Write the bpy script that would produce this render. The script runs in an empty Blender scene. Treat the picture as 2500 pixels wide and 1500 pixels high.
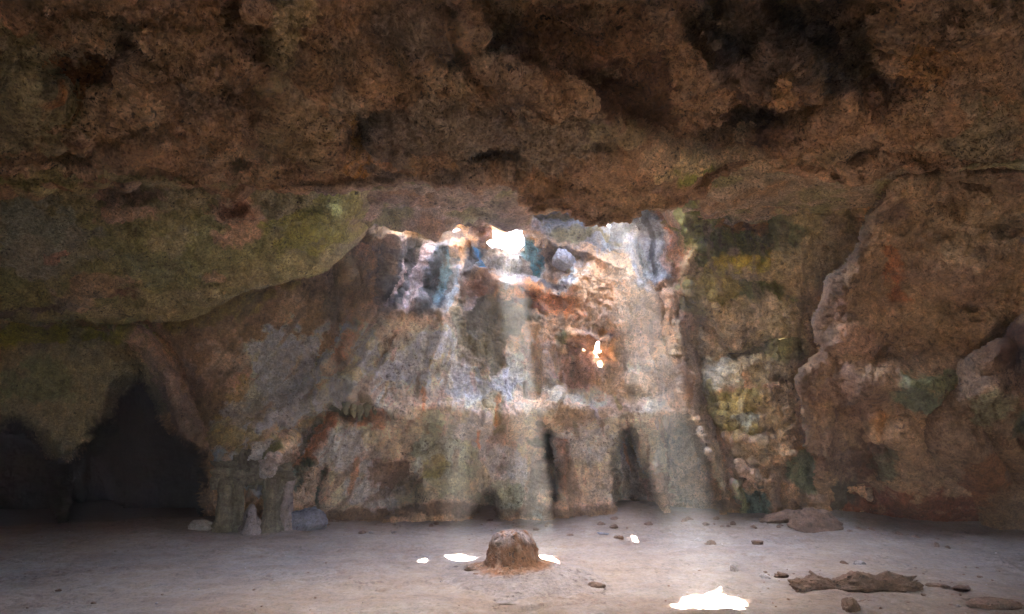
import bpy, math, random
import numpy as np
from mathutils import Vector
random.seed(4); RNG = np.random.default_rng(7)
sc = bpy.context.scene
COL = sc.collection

# ------------------------------------------------------------------ camera frame
F = 1667.0; CAMZ = 2.2; PITCH = math.radians(10.2)
CP, SP = math.cos(PITCH), math.sin(PITCH)
SUN = Vector((-0.129, 0.766, 1.387)).normalized()     # towards the sun

def at(px, py, Y):
    """point at horizontal distance Y ahead, seen in direction (px, py)"""
    px = np.asarray(px, float); py = np.asarray(py, float)
    xr = (px-1250)/F; yr = (750-py)/F
    dy = CP - yr*SP; dz = SP + yr*CP
    s = Y/dy
    return np.stack([xr*s, Y+0*s, CAMZ + dz*s], -1)
def at1(px, py, Y):
    return Vector([float(v) for v in at(px, py, Y)])

# ------------------------------------------------------------------ noise
_perm = RNG.permutation(256); _perm = np.concatenate([_perm, _perm, _perm])
_g = RNG.normal(size=(256, 3)); _g /= np.linalg.norm(_g, axis=1)[:, None]
_g = _g.astype(np.float32)
def perlin(P):
    P = np.asarray(P, np.float32)
    sh = P.shape[:-1]; P = P.reshape(-1, 3)
    I = np.floor(P).astype(np.int32); f = P - I; I &= 255
    u = f*f*f*(f*(f*6-15)+10)
    def gr(dx, dy, dz):
        h = _perm[_perm[_perm[I[:, 0]+dx]+I[:, 1]+dy]+I[:, 2]+dz]
        g = _g[h]
        return g[:, 0]*(f[:, 0]-dx)+g[:, 1]*(f[:, 1]-dy)+g[:, 2]*(f[:, 2]-dz)
    l = lambda a, b, t: a+(b-a)*t
    x, y, z = u[:, 0], u[:, 1], u[:, 2]
    r = l(l(l(gr(0,0,0), gr(1,0,0), x), l(gr(0,1,0), gr(1,1,0), x), y),
          l(l(gr(0,0,1), gr(1,0,1), x), l(gr(0,1,1), gr(1,1,1), x), y), z)
    return (r*1.5).reshape(sh)
def fbm(P, s=1.0, o=4, off=0.0, gain=.5, lac=2.03):
    if np.isscalar(s): s = (s, s, s)
    Q = P*np.array(s)+off
    a, t = 1.0, 0
    for i in range(o):
        t = t + a*perlin(Q); Q = Q*lac+11.3; a *= gain
    return t
def ridged(P, s=1.0, o=3, off=0.0):
    if np.isscalar(s): s = (s, s, s)
    Q = P*np.array(s)+off; a, t = 1.0, 0
    for i in range(o):
        t = t + a*(1-2.2*np.abs(perlin(Q))); Q = Q*2.05+7.7; a *= .5
    return t

# ------------------------------------------------------------------ grid fields (features drawn over a sheet of rock)
def sst(x, a, b):
    t = np.clip((x-a)/(b-a), 0, 1); return t*t*(3-2*t)
def sdf(X, Y, pts):
    """signed distance to polygon, + inside"""
    pts = np.array(pts, float); n = len(pts)
    d = np.full(X.shape, 1e18); inside = np.zeros(X.shape, bool)
    for i in range(n):
        a, b = pts[i], pts[(i+1) % n]; e = b-a
        wx, wy = X-a[0], Y-a[1]
        t = np.clip((wx*e[0]+wy*e[1])/(e@e+1e-9), 0, 1)
        d = np.minimum(d, (wx-e[0]*t)**2+(wy-e[1]*t)**2)
        c = ((a[1] > Y) != (b[1] > Y)) & (X < (b[0]-a[0])*(Y-a[1])/((b[1]-a[1]) if abs(b[1]-a[1]) > 1e-9 else 1e-9)+a[0])
        inside ^= c
    d = np.sqrt(d)
    return np.where(inside, d, -d)
def dline(X, Y, pts):
    pts = np.array(pts, float); d = np.full(X.shape, 1e18); T = np.zeros(X.shape); n = len(pts)-1
    for i in range(n):
        a, b = pts[i], pts[i+1]; e = b-a
        wx, wy = X-a[0], Y-a[1]
        t = np.clip((wx*e[0]+wy*e[1])/(e@e+1e-9), 0, 1)
        q = (wx-e[0]*t)**2+(wy-e[1]*t)**2
        T = np.where(q < d, (i+t)/n, T); d = np.minimum(d, q)
    return np.sqrt(d), T

class Sheet:
    """a sheet of rock laid over a grid; U,V are where each point of it is seen, D its distance"""
    def __init__(s, x0, x1, y0, y1, step, seed=0, warp=16):
        nx = int((x1-x0)/step)+1; ny = int((y1-y0)/step)+1
        s.U0, s.V0 = np.meshgrid(np.linspace(x0, x1, nx), np.linspace(y0, y1, ny))
        Q = np.stack([s.U0/120, s.V0/120, np.full(s.U0.shape, 3.1*seed)], -1)
        wu = fbm(Q, 1, 4, 5.5, .55); wv = fbm(Q, 1, 4, 35.5, .55)
        s.U = s.U0 + warp*wu; s.V = s.V0 + warp*wv
        s.U2 = s.U0 + 2.1*warp*wu; s.V2 = s.V0 + 2.1*warp*wv
        s.D = np.zeros(s.U.shape); s.C = np.zeros(s.U.shape+(3,))
        s.P = None
    # shape
    def _win(s, cx, cy, r):
        if not hasattr(s, 'rl'): s.rl, s.rh = s.V0.min(1), s.V0.max(1)
        c = np.nonzero(np.abs(s.U0[0]-cx) < r)[0]; q = np.nonzero((s.rl < cy+r) & (s.rh > cy-r))[0]
        if len(c) == 0 or len(q) == 0: return (slice(0, 1), slice(0, 1))
        return (slice(q[0], q[-1]+1), slice(c[0], c[-1]+1))
    def ell(s, cx, cy, rx, ry, amt, rot=0, p=1.5, warp=True):
        w = s._win(cx, cy, max(rx, ry)+50)
        U, V = (s.U[w], s.V[w]) if warp else (s.U0[w], s.V0[w])
        c, n = math.cos(math.radians(rot)), math.sin(math.radians(rot))
        x = ((U-cx)*c+(V-cy)*n)/rx; y = (-(U-cx)*n+(V-cy)*c)/ry
        s.D[w] += amt*np.clip(1-x*x-y*y, 0, 1)**p
    def poly(s, pts, amt, a=-10, b=10):
        s.D += amt*sst(sdf(s.U, s.V, pts), a, b)
    def line(s, pts, w, amt, fade=True):
        amt = amt*1.6
        d, T = dline(s.U, s.V, pts)
        k = np.exp(-(d/w)**2)
        if fade: k = k*np.clip(np.minimum(T, 1-T)*6, .15, 1)
        s.D += amt*k
    # colour
    def fill(s, c): s.C[:] = c
    def _mix(s, k, c): s.C = s.C*(1-k[..., None])+np.array(c)*k[..., None]
    def cell(s, cx, cy, rx, ry, c, k=1, rot=0, soft=.3, br=.55):
        cc, n = math.cos(math.radians(rot)), math.sin(math.radians(rot))
        k = min(1, k*1.25); w = s._win(cx, cy, max(rx, ry)*2.1+90)
        U, V = s.U2[w], s.V2[w]
        x = ((U-cx)*cc+(V-cy)*n)/rx; y = (-(U-cx)*n+(V-cy)*cc)/ry
        r = np.sqrt(x*x+y*y)+br*s.N1[w]
        q = (k*sst(1-r, -soft*.5, soft*.5+.1))[..., None]
        s.C[w] = s.C[w]*(1-q)+np.array(c)*q
    def cpoly(s, pts, c, k=1, a=-12, b=12):
        s._mix(k*sst(sdf(s.U2, s.V2, pts)+14*s.N1, a, b), c)
    def cline(s, pts, w, c, k=1):
        d, T = dline(s.U, s.V, pts)
        s._mix(min(1, k*1.15)*sst(1.35-d/w+.5*s.N1, 0, .7)*np.clip(np.minimum(T, 1-T)*9, .1, 1)*np.clip(.95+.6*s.N1, .3, 1), c)
    def noises(s):
        P = at(s.U0, s.V0, np.maximum(s.D, 1))
        s.N1 = fbm(P, 2.2, 4, 17.0, .6); s.N2 = fbm(P, .55, 4, 47.0, .55)
        s.NS = fbm(P, (5.0, 5.0, .7), 3, 77.0, .55)       # vertical streaks
        if hasattr(s, 'flow'): s.NS = fbm(np.stack([s.flow/26, s.V0/210, 0*s.V0], -1), 1, 4, 77.0, .6)

def normals_of(P):
    du = np.gradient(P, axis=1); dv = np.gradient(P, axis=0)
    n = np.cross(dv, du); n /= (np.linalg.norm(n, axis=-1, keepdims=True)+1e-12)
    return n

def tag(o, label=None, cat=None, group=None, kind=None):
    if label: o['label'] = label
    if cat: o['category'] = cat
    if group: o['group'] = group
    if kind: o['kind'] = kind
    return o

def mesh_obj(name, V, Fc, mat, parent=None, col=None, loc=None, smooth=True):
    V = np.asarray(V, np.float32).reshape(-1, 3)
    if loc is not None: V = V - np.array(loc, np.float32)
    me = bpy.data.meshes.new(name)
    Fc = np.asarray(Fc, np.int32); k = Fc.shape[1]
    me.vertices.add(len(V)); me.vertices.foreach_set('co', V.ravel())
    me.loops.add(Fc.size); me.loops.foreach_set('vertex_index', Fc.ravel())
    me.polygons.add(len(Fc)); me.polygons.foreach_set('loop_start', np.arange(0, Fc.size, k, dtype=np.int32))
    me.polygons.foreach_set('loop_total', np.full(len(Fc), k, np.int32))
    me.update(calc_edges=True)
    if smooth: me.polygons.foreach_set('use_smooth', np.ones(len(Fc), bool))
    if col is not None:
        a = me.color_attributes.new('stain_shade', 'FLOAT_COLOR', 'POINT')
        c = np.ones((len(V), 4), np.float32); c[:, :3] = np.asarray(col, np.float32).reshape(-1, 3)
        a.data.foreach_set('color', c.ravel())
    me.materials.append(mat)
    o = bpy.data.objects.new(name, me); COL.objects.link(o)
    if parent: o.parent = parent
    elif loc is not None: o.location = loc
    return o

def grid_faces(ny, nx, keep=None):
    i = np.arange(ny*nx, dtype=np.int32).reshape(ny, nx)
    f = np.stack([i[:-1, :-1], i[1:, :-1], i[1:, 1:], i[:-1, 1:]], -1)
    if keep is not None:
        k = keep[:-1, :-1] & keep[1:, :-1] & keep[1:, 1:] & keep[:-1, 1:]
        f = f[k]
    return f.reshape(-1, 4)
def compact(V, Fc, C=None):
    used = np.zeros(len(V), bool); used[Fc.ravel()] = True
    m = np.cumsum(used)-1
    return V[used], m[Fc], (None if C is None else C[used])

def custom(U0, V0, period, seed, warp):
    S = Sheet.__new__(Sheet); S.U0, S.V0 = U0, V0
    Q = np.stack([U0/period, V0/period, np.full(U0.shape, seed)], -1)
    a, b = fbm(Q, 1, 4, 5.5, .55), fbm(Q, 1, 4, 35.5, .55)
    S.U, S.V, S.U2, S.V2 = U0+warp*a, V0+warp*b, U0+2*warp*a, V0+2*warp*b
    S.D = np.zeros(U0.shape); S.C = np.zeros(U0.shape+(3,)); return S

# ------------------------------------------------------------------ sun holes
# each patch of sunlight on the floor is a polygon; the rock above it is open along the sun's direction
def floor_z(x, y):
    x = np.asarray(x, float); y = np.asarray(y, float)
    z = .3*sst(y, 9, 15.5) + .03*np.sin(x*.7+y*.4)*sst(y, 5, 9)
    z = z + .22*np.exp(-((x-2.9)/1.6)**2-((y-16.0)/1.0)**2) + .25*np.exp(-((x-6.7)/1.7)**2-((y-15.3)/.9)**2)
    z = z - .8*sst(y, 15.6, 17.5)*sst(-x, 5.0, 6.0) - .15*sst(-x, 7, 12)*sst(y, 13.8, 15.4)
    return z
def on_floor(px, py):
    Y = 11.0
    for _ in range(30):
        p = at1(px, py, Y); z = float(floor_z(p.x, p.y))
        xr, yr = (px-1250)/F, (750-py)/F
        dy, dz = CP-yr*SP, SP+yr*CP
        Y = .5*Y+.5*((z-CAMZ)/dz*dy)
    return at1(px, py, Y)
PATCHES = [
    [(1618,1482),(1660,1470),(1668,1460),(1695,1452),(1722,1456),(1742,1448),(1758,1444),(1772,1456),(1800,1464),(1824,1468),(1822,1482),(1800,1487),(1735,1487),(1680,1484)],
    [(1078,1357),(1100,1355),(1122,1351),(1146,1354),(1166,1359),(1150,1366),(1118,1368),(1095,1363)],
    [(1021,1368),(1040,1367),(1047,1370),(1036,1372.5),(1022,1372)],
    [(1268,1366),(1300,1362),(1340,1361),(1346,1368),(1358,1372),(1372,1384),(1376,1398),(1377,1409),(1350,1402),(1322,1392),(1285,1384)],
    [(1531,1318),(1545,1315),(1558,1319),(1548,1322),(1533,1322)],
]
TUBES = []
for p in PATCHES:
    w = [on_floor(*q) for q in p]; z0 = sum(q.z for q in w)/len(w)
    TUBES.append((np.array([[q.x, q.y] for q in w]), z0))
def sun_cut(P, grow=0.0, which=None, noise=.05):
    """True where rock lies in the way of one of the sunbeams"""
    out = np.zeros(P.shape[:-1], bool)
    n = 0
    for i, (w, z0) in enumerate(TUBES):
        if which is not None and i not in which: continue
        t = (P[..., 2]-z0)/SUN.z
        x = P[..., 0]-SUN.x*t; y = P[..., 1]-SUN.y*t
        out |= sdf(x+n, y, w) > -grow
    return out

# ------------------------------------------------------------------ materials
def rock_mat(name, mott=.9, bump=1.0, fine=1.0, speck=.5, base=None, rough=.9, streak=0.0, pits=20, holes=11, holek=.8):
    m = bpy.data.materials.new(name); m.use_nodes = True
    nt = m.node_tree; N = nt.nodes; L = nt.links
    b = N['Principled BSDF']; b.inputs['Roughness'].default_value = rough
    b.inputs['Specular IOR Level'].default_value = .25
    tc = N.new('ShaderNodeTexCoord')
    geo = N.new('ShaderNodeNewGeometry')
    co = geo.outputs['Position']
    def noise(scale, detail, rough=.6, src=co, dist=0.0):
        n = N.new('ShaderNodeTexNoise'); n.inputs['Scale'].default_value = scale
        n.inputs['Detail'].default_value = detail; n.inputs['Roughness'].default_value = rough
        n.inputs['Distortion'].default_value = dist
        L.new(src, n.inputs['Vector']); return n.outputs['Fac']
    def ramp(src, a, c0, bpos, c1):
        r = N.new('ShaderNodeMapRange'); r.inputs['From Min'].default_value = a; r.inputs['From Max'].default_value = bpos
        r.inputs['To Min'].default_value = c0; r.inputs['To Max'].default_value = c1
        L.new(src, r.inputs['Value']); return r.outputs['Result']
    def mul(a, c):
        n = N.new('ShaderNodeMath'); n.operation = 'MULTIPLY'
        for i, v in enumerate((a, c)):
            if isinstance(v, (int, float)): n.inputs[i].default_value = v
            else: L.new(v, n.inputs[i])
        return n.outputs[0]
    if base is None:
        at_ = N.new('ShaderNodeAttribute'); at_.attribute_name = 'stain_shade'; c = at_.outputs['Color']
    else:
        rgb = N.new('ShaderNodeRGB'); rgb.outputs[0].default_value = (*base, 1); c = rgb.outputs[0]
    n1 = noise(3.0, 7, .72); n2 = noise(22.0, 5, .7); n3 = noise(7.0, 4, .65)
    # mottled light and dark mineral
    f = mul(ramp(n1, .3, 1-.55*mott, .7, 1+.4*mott), ramp(n2, .32, 1-.5*mott, .68, 1+.4*mott))
    if streak:
        mp = N.new('ShaderNodeMapping'); mp.inputs['Scale'].default_value = (9, 9, .9); L.new(co, mp.inputs['Vector'])
        ns = noise(1.0, 5, .65, src=mp.outputs[0], dist=.3)
        f = mul(f, ramp(ns, .34, 1-.5*streak, .66, 1+.35*streak))
    mx = N.new('ShaderNodeMix'); mx.data_type = 'RGBA'; mx.blend_type = 'MULTIPLY'; mx.inputs['Factor'].default_value = 1
    cmb = N.new('ShaderNodeCombineColor')
    L.new(f, cmb.inputs[0]); L.new(mul(f, ramp(n3, .3, .94, .7, 1.04)), cmb.inputs[1]); L.new(mul(f, ramp(n3, .3, .84, .7, 1.14)), cmb.inputs[2])
    L.new(c, mx.inputs['A']); L.new(cmb.outputs[0], mx.inputs['B'])
    # pits darkened in the colour, standing in for shade in the hollows
    v = N.new('ShaderNodeTexVoronoi'); v.inputs['Scale'].default_value = pits; v.inputs['Randomness'].default_value = 1
    wv = N.new('ShaderNodeVectorMath'); wv.operation = 'ADD'
    nn = N.new('ShaderNodeTexNoise'); nn.inputs['Scale'].default_value = 7; nn.inputs['Detail'].default_value = 3; L.new(co, nn.inputs['Vector'])
    sc_ = N.new('ShaderNodeVectorMath'); sc_.operation = 'SCALE'; sc_.inputs['Scale'].default_value = .35; L.new(nn.outputs['Color'], sc_.inputs[0])
    L.new(co, wv.inputs[0]); L.new(sc_.outputs[0], wv.inputs[1]); L.new(wv.outputs[0], v.inputs['Vector'])
    pit = ramp(v.outputs['Distance'], .12, 1, .36, 0)
    gate = ramp(noise(1.7, 5, .7), .40, .25, .58, 1)
    hol = ramp(noise(holes, 4, .62), .575, 0, .635, 1)
    gate2 = ramp(noise(1.1, 4, .65), .36, .12, .60, 1)
    mxx = N.new('ShaderNodeMath'); mxx.operation = 'MAXIMUM'; L.new(mul(mul(pit, gate), speck), mxx.inputs[0]); L.new(mul(mul(hol, gate2), holek), mxx.inputs[1])
    pitm = mxx.outputs[0]
    mx2 = N.new('ShaderNodeMix'); mx2.data_type = 'RGBA'
    L.new(pitm, mx2.inputs['Factor']); L.new(mx.outputs['Result'], mx2.inputs['A'])
    mx2.inputs['B'].default_value = (.05, .038, .028, 1)
    out = mx2.outputs['Result']
    L.new(out, b.inputs['Base Color'])
    # relief
    h = N.new('ShaderNodeMath'); h.operation = 'ADD'
    L.new(mul(noise(8, 9, .74), .045), h.inputs[0]); L.new(mul(noise(45, 4, .75), .012*fine), h.inputs[1])
    h2 = N.new('ShaderNodeMath'); h2.operation = 'SUBTRACT'; L.new(h.outputs[0], h2.inputs[0]); L.new(mul(pitm, .035), h2.inputs[1])
    bp = N.new('ShaderNodeBump'); bp.inputs['Strength'].default_value = 1.0; bp.inputs['Distance'].default_value = bump
    L.new(h2.outputs[0], bp.inputs['Height']); L.new(bp.outputs[0], b.inputs['Normal'])
    return m

ROCK = rock_mat('cave_rock')
WALLM = rock_mat('wall_rock', mott=1.0, streak=.3, speck=.65, bump=1.4)
CEILM = rock_mat('ceiling_rock', mott=1.05, speck=.8, bump=1.6, holes=17, holek=.9)

# palette (real base colours)
TAN = (.56, .37, .21); BUFF = (.66, .50, .34); ORANGE = (.60, .27, .10); RUST = (.30, .13, .06)
GREEN = (.24, .26, .06); OLIVE = (.36, .31, .09); MOSS = (.12, .15, .04); WHITE = (.88, .82, .78); PINK = (.72, .50, .42)
LILAC = (.70, .62, .68); BLUE = (.20, .33, .45); PALEBLUE = (.58, .68, .80); SLATE = (.05, .065, .08); GREY = (.38, .38, .38)
TEAL = (.10, .17, .15); BROWN = (.27, .18, .12); DARK = (.13, .085, .06); MINT = (.50, .56, .46)
SUN_E, HAZE, EXPO = 5.0, .0060, 6.85
# ------------------------------------------------------------------ back wall of the cave
KF = 1.7
def interp(x, pts):
    p = np.array(pts, float); return np.interp(x, p[:, 0], p[:, 1])
W = Sheet(-560, 3060, 300, 1345, 2.5, seed=1, warp=11)
W.D[:] = 16.1
W.D -= .55*sst(W.V, 900, 1260)                                  # foot of the wall comes forward
# right hand wall leans out under the ceiling
kr = sst(W.U2-interp(W.V, [(340,1625),(500,1640),(600,1668),(760,1688),(850,1700),(1000,1740),(1200,1790),(1345,1800)]), -14, 24)
W.D += kr*(interp(W.V, [(340,-5.0),(400,-4.4),(450,-3.4),(520,-2.2),(700,-1.3),(900,-.6),(1260,-.35)]))
W.poly([(930,560),(905,700),(830,850),(790,960),(640,1060),(540,1120),(520,1345),(1770,1345),(1745,1100),(1700,960),(1680,800),(1665,560)], -1.0, -22, 40)
# the grey chute under the added roof opening, upper right
W.poly([(1270,500),(1670,490),(1668,700),(1600,730),(1540,650),(1450,620),(1300,570)], .9, -12, 16)
W.poly([(1500,520),(1640,520),(1660,690),(1600,720),(1560,690),(1505,610)], -.4, -15, 15)
W.line([(1560,520),(1555,590),(1590,690)], 9, .22); W.line([(1530,620),(1570,700),(1620,780)], 8, -.15)
W.poly([(1640,540),(1690,620),(1690,790),(1655,790),(1665,700)], -.5, -10, 12)
# shelf over the niche right of the main hole
W.line([(1290,585),(1400,600),(1470,630),(1540,665)], 16, -.3)
W.ell(1370, 635, 70, 60, .9, 15); W.ell(1340, 690, 60, 25, .3, 25)
# main hole surround: chute under it
W.poly([(1165,600),(1190,590),(1310,590),(1325,640),(1330,680),(1270,680),(1190,665)], .55, -12, 12)
W.poly([(985,540),(1165,530),(1165,640),(1150,740),(970,740)], .8, -25, 40); W.ell(1155, 610, 22, 50, .6); W.line([(1120,640),(1125,720)], 14, -.2)
W.poly([(1175,640),(1320,640),(1310,760),(1190,760)], .3, -20, 30); W.line([(1170,665),(1240,690),(1330,705),(1400,730)], 12, -.12)      # lip under chute
W.ell(1210, 790, 95, 110, .35); W.ell(1350, 735, 80, 45, .35, 20); W.ell(1300,760,60,14,.25,20)
# dark striped folds upper left
for a, b, w, k in [((1010,570),(930,760),22,.35),((1060,590),(1005,765),20,-.25),((1095,600),(1050,760),22,.3),((970,570),(905,740),16,-.22),((1150,620),(1110,740),18,-.22),((985,745),(905,835),14,-.25),((930,840),(905,870),12,-.2)]:
    W.line([a, ((a[0]+b[0])/2+8, (a[1]+b[1])/2), b], w, k)
W.line([(812,640),(818,700),(812,790)], 13, .7); W.line([(845,620),(850,700),(830,800)], 22, -.3)
W.line([(835,590),(870,570),(935,560)], 18, -.3)
# ledge and ridges over the fan
W.line([(835,830),(790,960),(690,1030),(560,1090)], 20, -.4); W.line([(850,900),(800,985),(700,1050)], 20, .3)
W.line([(1620,800),(1650,900),(1690,990),(1730,1100),(1770,1230)], 20, -.4)
W.line([(1605,800),(1635,880),(1650,960)], 9, .35)
W.line([(1690,760),(1740,800),(1790,880),(1830,860),(1880,830),(1950,830)], 12, .3)
W.line([(1740,775),(1775,850),(1810,895)], 9, .3)
for L, w, k in [([(905,760),(800,900),(690,1000),(560,1080)],13,-.3),([(935,790),(860,920),(760,995)],11,-.25),([(880,780),(770,900),(650,970)],10,.2),([(980,790),(930,900),(880,980)],12,-.2),([(1080,790),(1060,900),(1030,990)],13,-.18),
                ([(1640,760),(1680,900),(1722,1050),(1766,1230)],13,-.3),([(1600,780),(1650,950),(1690,1100)],11,-.22),([(1560,780),(1600,880),(1630,990)],10,.2),([(1200,850),(1195,960),(1190,1010)],12,-.18),([(1310,850),(1300,930),(1290,1000)],12,.2)]:
    W.line(L, w, k)
# lit pocket
W.poly([(1380,846),(1405,838),(1440,836),(1475,842),(1492,868),(1500,885),(1470,902),(1450,892),(1436,868),(1405,858)], .75, -6, 9); W.poly([(1370,640),(1560,640),(1590,760),(1540,835),(1370,828)], -.5, -14, 40)
W.ell(1420, 900, 80, 42, .25); W.ell(1530, 985, 90, 55, -.45, 20); W.line([(1410,1010),(1450,960),(1540,925),(1610,970)], 20, -.25)
W.line([(1370,820),(1440,822),(1500,850)], 12, -.35)
W.ell(1560, 970, 60, 50, .2); W.line([(1390,930),(1330,1010),(1320,1060)], 20, -.25)
# brow across the lower wall, then niches at its foot
W.line([(760,985),(850,960),(960,1010),(1100,1000),(1200,1020),(1330,1000),(1500,1010),(1650,1010)], 34, -.42)
W.poly([(740,1000),(830,975),(1000,1040),(1320,1040),(1480,1020),(1650,1040),(1700,1345),(700,1345)], .75, -22, 28)
W.poly([(1325,1055),(1345,1040),(1365,1060),(1372,1160),(1370,1345),(1345,1345),(1338,1200),(1318,1110)], 2.5, -5, 7)
W.poly([(1290,1240),(1310,1120),(1335,1080),(1345,1130),(1350,1255)], -.35, -12, 14)
W.poly([(1492,1120),(1520,1050),(1545,1038),(1560,1060),(1572,1120),(1605,1150),(1620,1345),(1530,1345),(1500,1230)], 4.0, -6, 9)
W.poly([(1600,1010),(1690,1012),(1715,1080),(1745,1170),(1765,1345),(1650,1345),(1625,1220),(1610,1080)], 2.2, -8, 12)
W.ell(1678, 1100, 45, 62, -1.2); W.ell(1615, 1140, 20, 75, -1.3); W.ell(1640,1215,60,20,-.6)
W.poly([(940,1245),(935,1180),(960,1145),(1000,1140),(1030,1165),(1035,1215),(1040,1260),(935,1260)], 1.8, -8, 14)
W.poly([(1155,1250),(1160,1205),(1180,1185),(1210,1190),(1225,1225),(1225,1345),(1155,1345)], 2.4, -6, 10)
W.ell(1055, 1060, 18, 12, .4); W.ell(850, 1000, 60, 34, .9, -10); W.ell(690, 1060, 36, 34, .5, -50)
W.line([(800,1010),(730,1090),(690,1180)], 16, .3); W.line([(830,1020),(770,1120),(745,1190)], 18, -.25); W.line([(790,1140),(770,1200),(775,1250)], 12, .3)
W.line([(680,1080),(610,1170)], 10, .22); W.line([(720,1080),(670,1180)], 9, .2); W.line([(700,1080),(640,1175)], 12, -.2)
for i in range(12):
    x = RNG.uniform(620, 1600); y = RNG.uniform(850, 1200)
    W.ell(x, y, RNG.uniform(14, 40), RNG.uniform(10, 26), RNG.uniform(-.14, .14), RNG.uniform(-40, 40))
W.poly([(520,1040),(600,1020),(720,1060),(700,1168),(640,1172),(520,1168)], -1.0, -10, 22); W.poly([(520,1168),(700,1168),(700,1345),(520,1345)], .35, -10, 14)
# left: rib, groove, far tunnels
W.poly([(-560,700),(270,795),(325,828),(385,900),(425,960),(438,1030),(480,1080),(505,1120),(498,1170),(515,1220),(515,1345),(-560,1345)], 1.5, -5, 12)
W.poly([(-560,640),(60,760),(220,810),(100,830),(-560,830)], -.9, -20, 30)
W.line([(300,805),(360,845),(410,920),(440,1010),(470,1070)], 20, -.75, False); W.line([(345,775),(430,850),(475,960),(490,1040)], 17, .6, False)
W.poly([(-560,960),(-100,990),(30,1014),(80,1026),(130,1065),(158,1105),(165,1345),(-560,1345)], 9, -4, 40)
W.poly([(150,1345),(150,1105),(215,1080),(248,1035),(258,950),(298,905),(350,905),(400,935),(430,1040),(480,1085),(505,1120),(500,1170),(515,1345)], 9, -3, 32)
W.poly([(148,1345),(142,1100),(210,1085),(260,1130),(330,1345)], 3.2, -8, 20)
W.ell(160, 1180, 16, 120, -2.2, 6); W.ell(205, 1190, 12, 90, -1.5, 4)
# right: pitted block with shelves, grooves and a dark foot
W.ell(1790, 580, 130, 120, .9); W.ell(1850, 690, 110, 45, .5, 10); W.ell(1735, 600, 55, 60, -.5); W.ell(1810,650,70,40,-.5)
W.poly([(1690,500),(1740,478),(1840,450),(1930,470),(1990,500),(1900,500),(1890,620),(1760,600),(1750,500)], .7, -10, 16)
W.line([(1650,490),(1700,470),(1770,445)], 7, .5); W.line([(1900,480),(1990,498)], 9, -.3); W.line([(1890,490),(1895,600)], 12, .3)
W.poly([(1745,900),(1800,890),(1930,850),(1960,960),(1965,1060),(1945,1120),(1900,1150),(1900,1260),(1830,1260),(1800,1180),(1760,1060)], -.6, -18, 22)
W.line([(1780,1050),(1830,1058),(1900,1045)], 9, .35); W.line([(1790,1060),(1850,1075),(1900,1060)], 12, -.2)
W.line([(1785,1070),(1790,1110),(1870,1160),(1900,1130)], 9, .28); W.line([(1820,1100),(1870,1110),(1885,1080)], 7, .2)
W.line([(1800,1160),(1830,1200),(1875,1215)], 8, .25); W.line([(1790,1230),(1810,1180)], 10, -.2)
W.ell(1850, 1245, 55, 50, .9); W.line([(1790,1170),(1808,1260)], 9, -.3); W.line([(1895,1130),(1925,1150),(1922,1250)], 8, -.3)
W.line([(1905,1130),(1912,1250)], 7, .4)
W.poly([(1925,1110),(1965,1095),(1990,1110),(2003,1180),(2010,1345),(1928,1345)], -.2, -5, 8)
for i in range(60):
    x = RNG.uniform(1700, 1960); y = RNG.uniform(740, 1240)
    W.ell(x, y, RNG.uniform(8, 26), RNG.uniform(6, 14), RNG.uniform(-.14, .2), RNG.uniform(-30, 30))
for (x, y, rx, ry) in [(1702,742,9,5),(1703,848,7,7),(1812,812,9,5),(1965,752,10,5),(1800,1060,22,4),(2080,520,26,34),(2135,545,24,22)]:
    W.ell(x, y, rx, ry, .3)

def displace(S, big=.18, mid=.07, fine=.028, streak=.0, micro=.012, mask=None):
    P = at(S.U0, S.V0, S.D)
    n = normals_of(P)
    d = big*fbm(P, .55, 3, 3.3) + mid*ridged(P, 1.5, 3, 9.1) + fine*fbm(P, 5, 4, 1.1, .62)
    if streak:
        d = d + streak*fbm(P, (3.2, 3.2, .45), 4, 60.2, .6)
    d = d - micro*2.2*np.clip(fbm(P, 9, 2, 33.0)-.15, 0, 1)
    d = d + micro*fbm(P, 19, 2, 71.0)
    if mask is not None: d = d*mask
    S.P = P + n*d[..., None]
    return S.P

W.flow = W.U0-interp(W.U0, [(300,-.8),(540,-.75),(900,-.5),(1250,-.05),(1760,.2),(2000,.05)])*(W.V0-600)
W.D += -.10*ridged(np.stack([W.flow/150+.02*W.V2/50, W.V0/420, 0*W.U], -1), 1.5, 3, 4.0)*sst(W.U, 560, 700)*sst(1720-W.U, 0, 60)*sst(W.V, 600, 700)
kt = np.exp(-((W.U0-1468-(W.V0-880)*.12)/55)**4)*sst(W.V0, 885, 905)
W.D = np.where(W.V0 > 880, W.D+kt*np.maximum(0, interp(W.V0, [(880,15.2),(940,14.95),(1030,14.65),(1265,13.5)])-W.D), W.D)
W.noises()
W.D -= .045*W.NS*sst(W.V0, 560, 640)*sst(W.U0, 540, 640)
Pw = displace(W, .15, .075, .045, .03, .035)
# --- stains on the wall, some light and shade painted in with them
c = W
c.fill(TAN)
c._mix(.45*sst(c.N2, -.2, .5), BUFF); c._mix(.25*sst(-c.N2, .0, .6), BROWN)
c._mix(.5*sst(c.NS, .1, .6)*sst(c.V, 850, 950), PINK); c._mix(.3*sst(-c.NS, .15, .6), BROWN)
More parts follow.
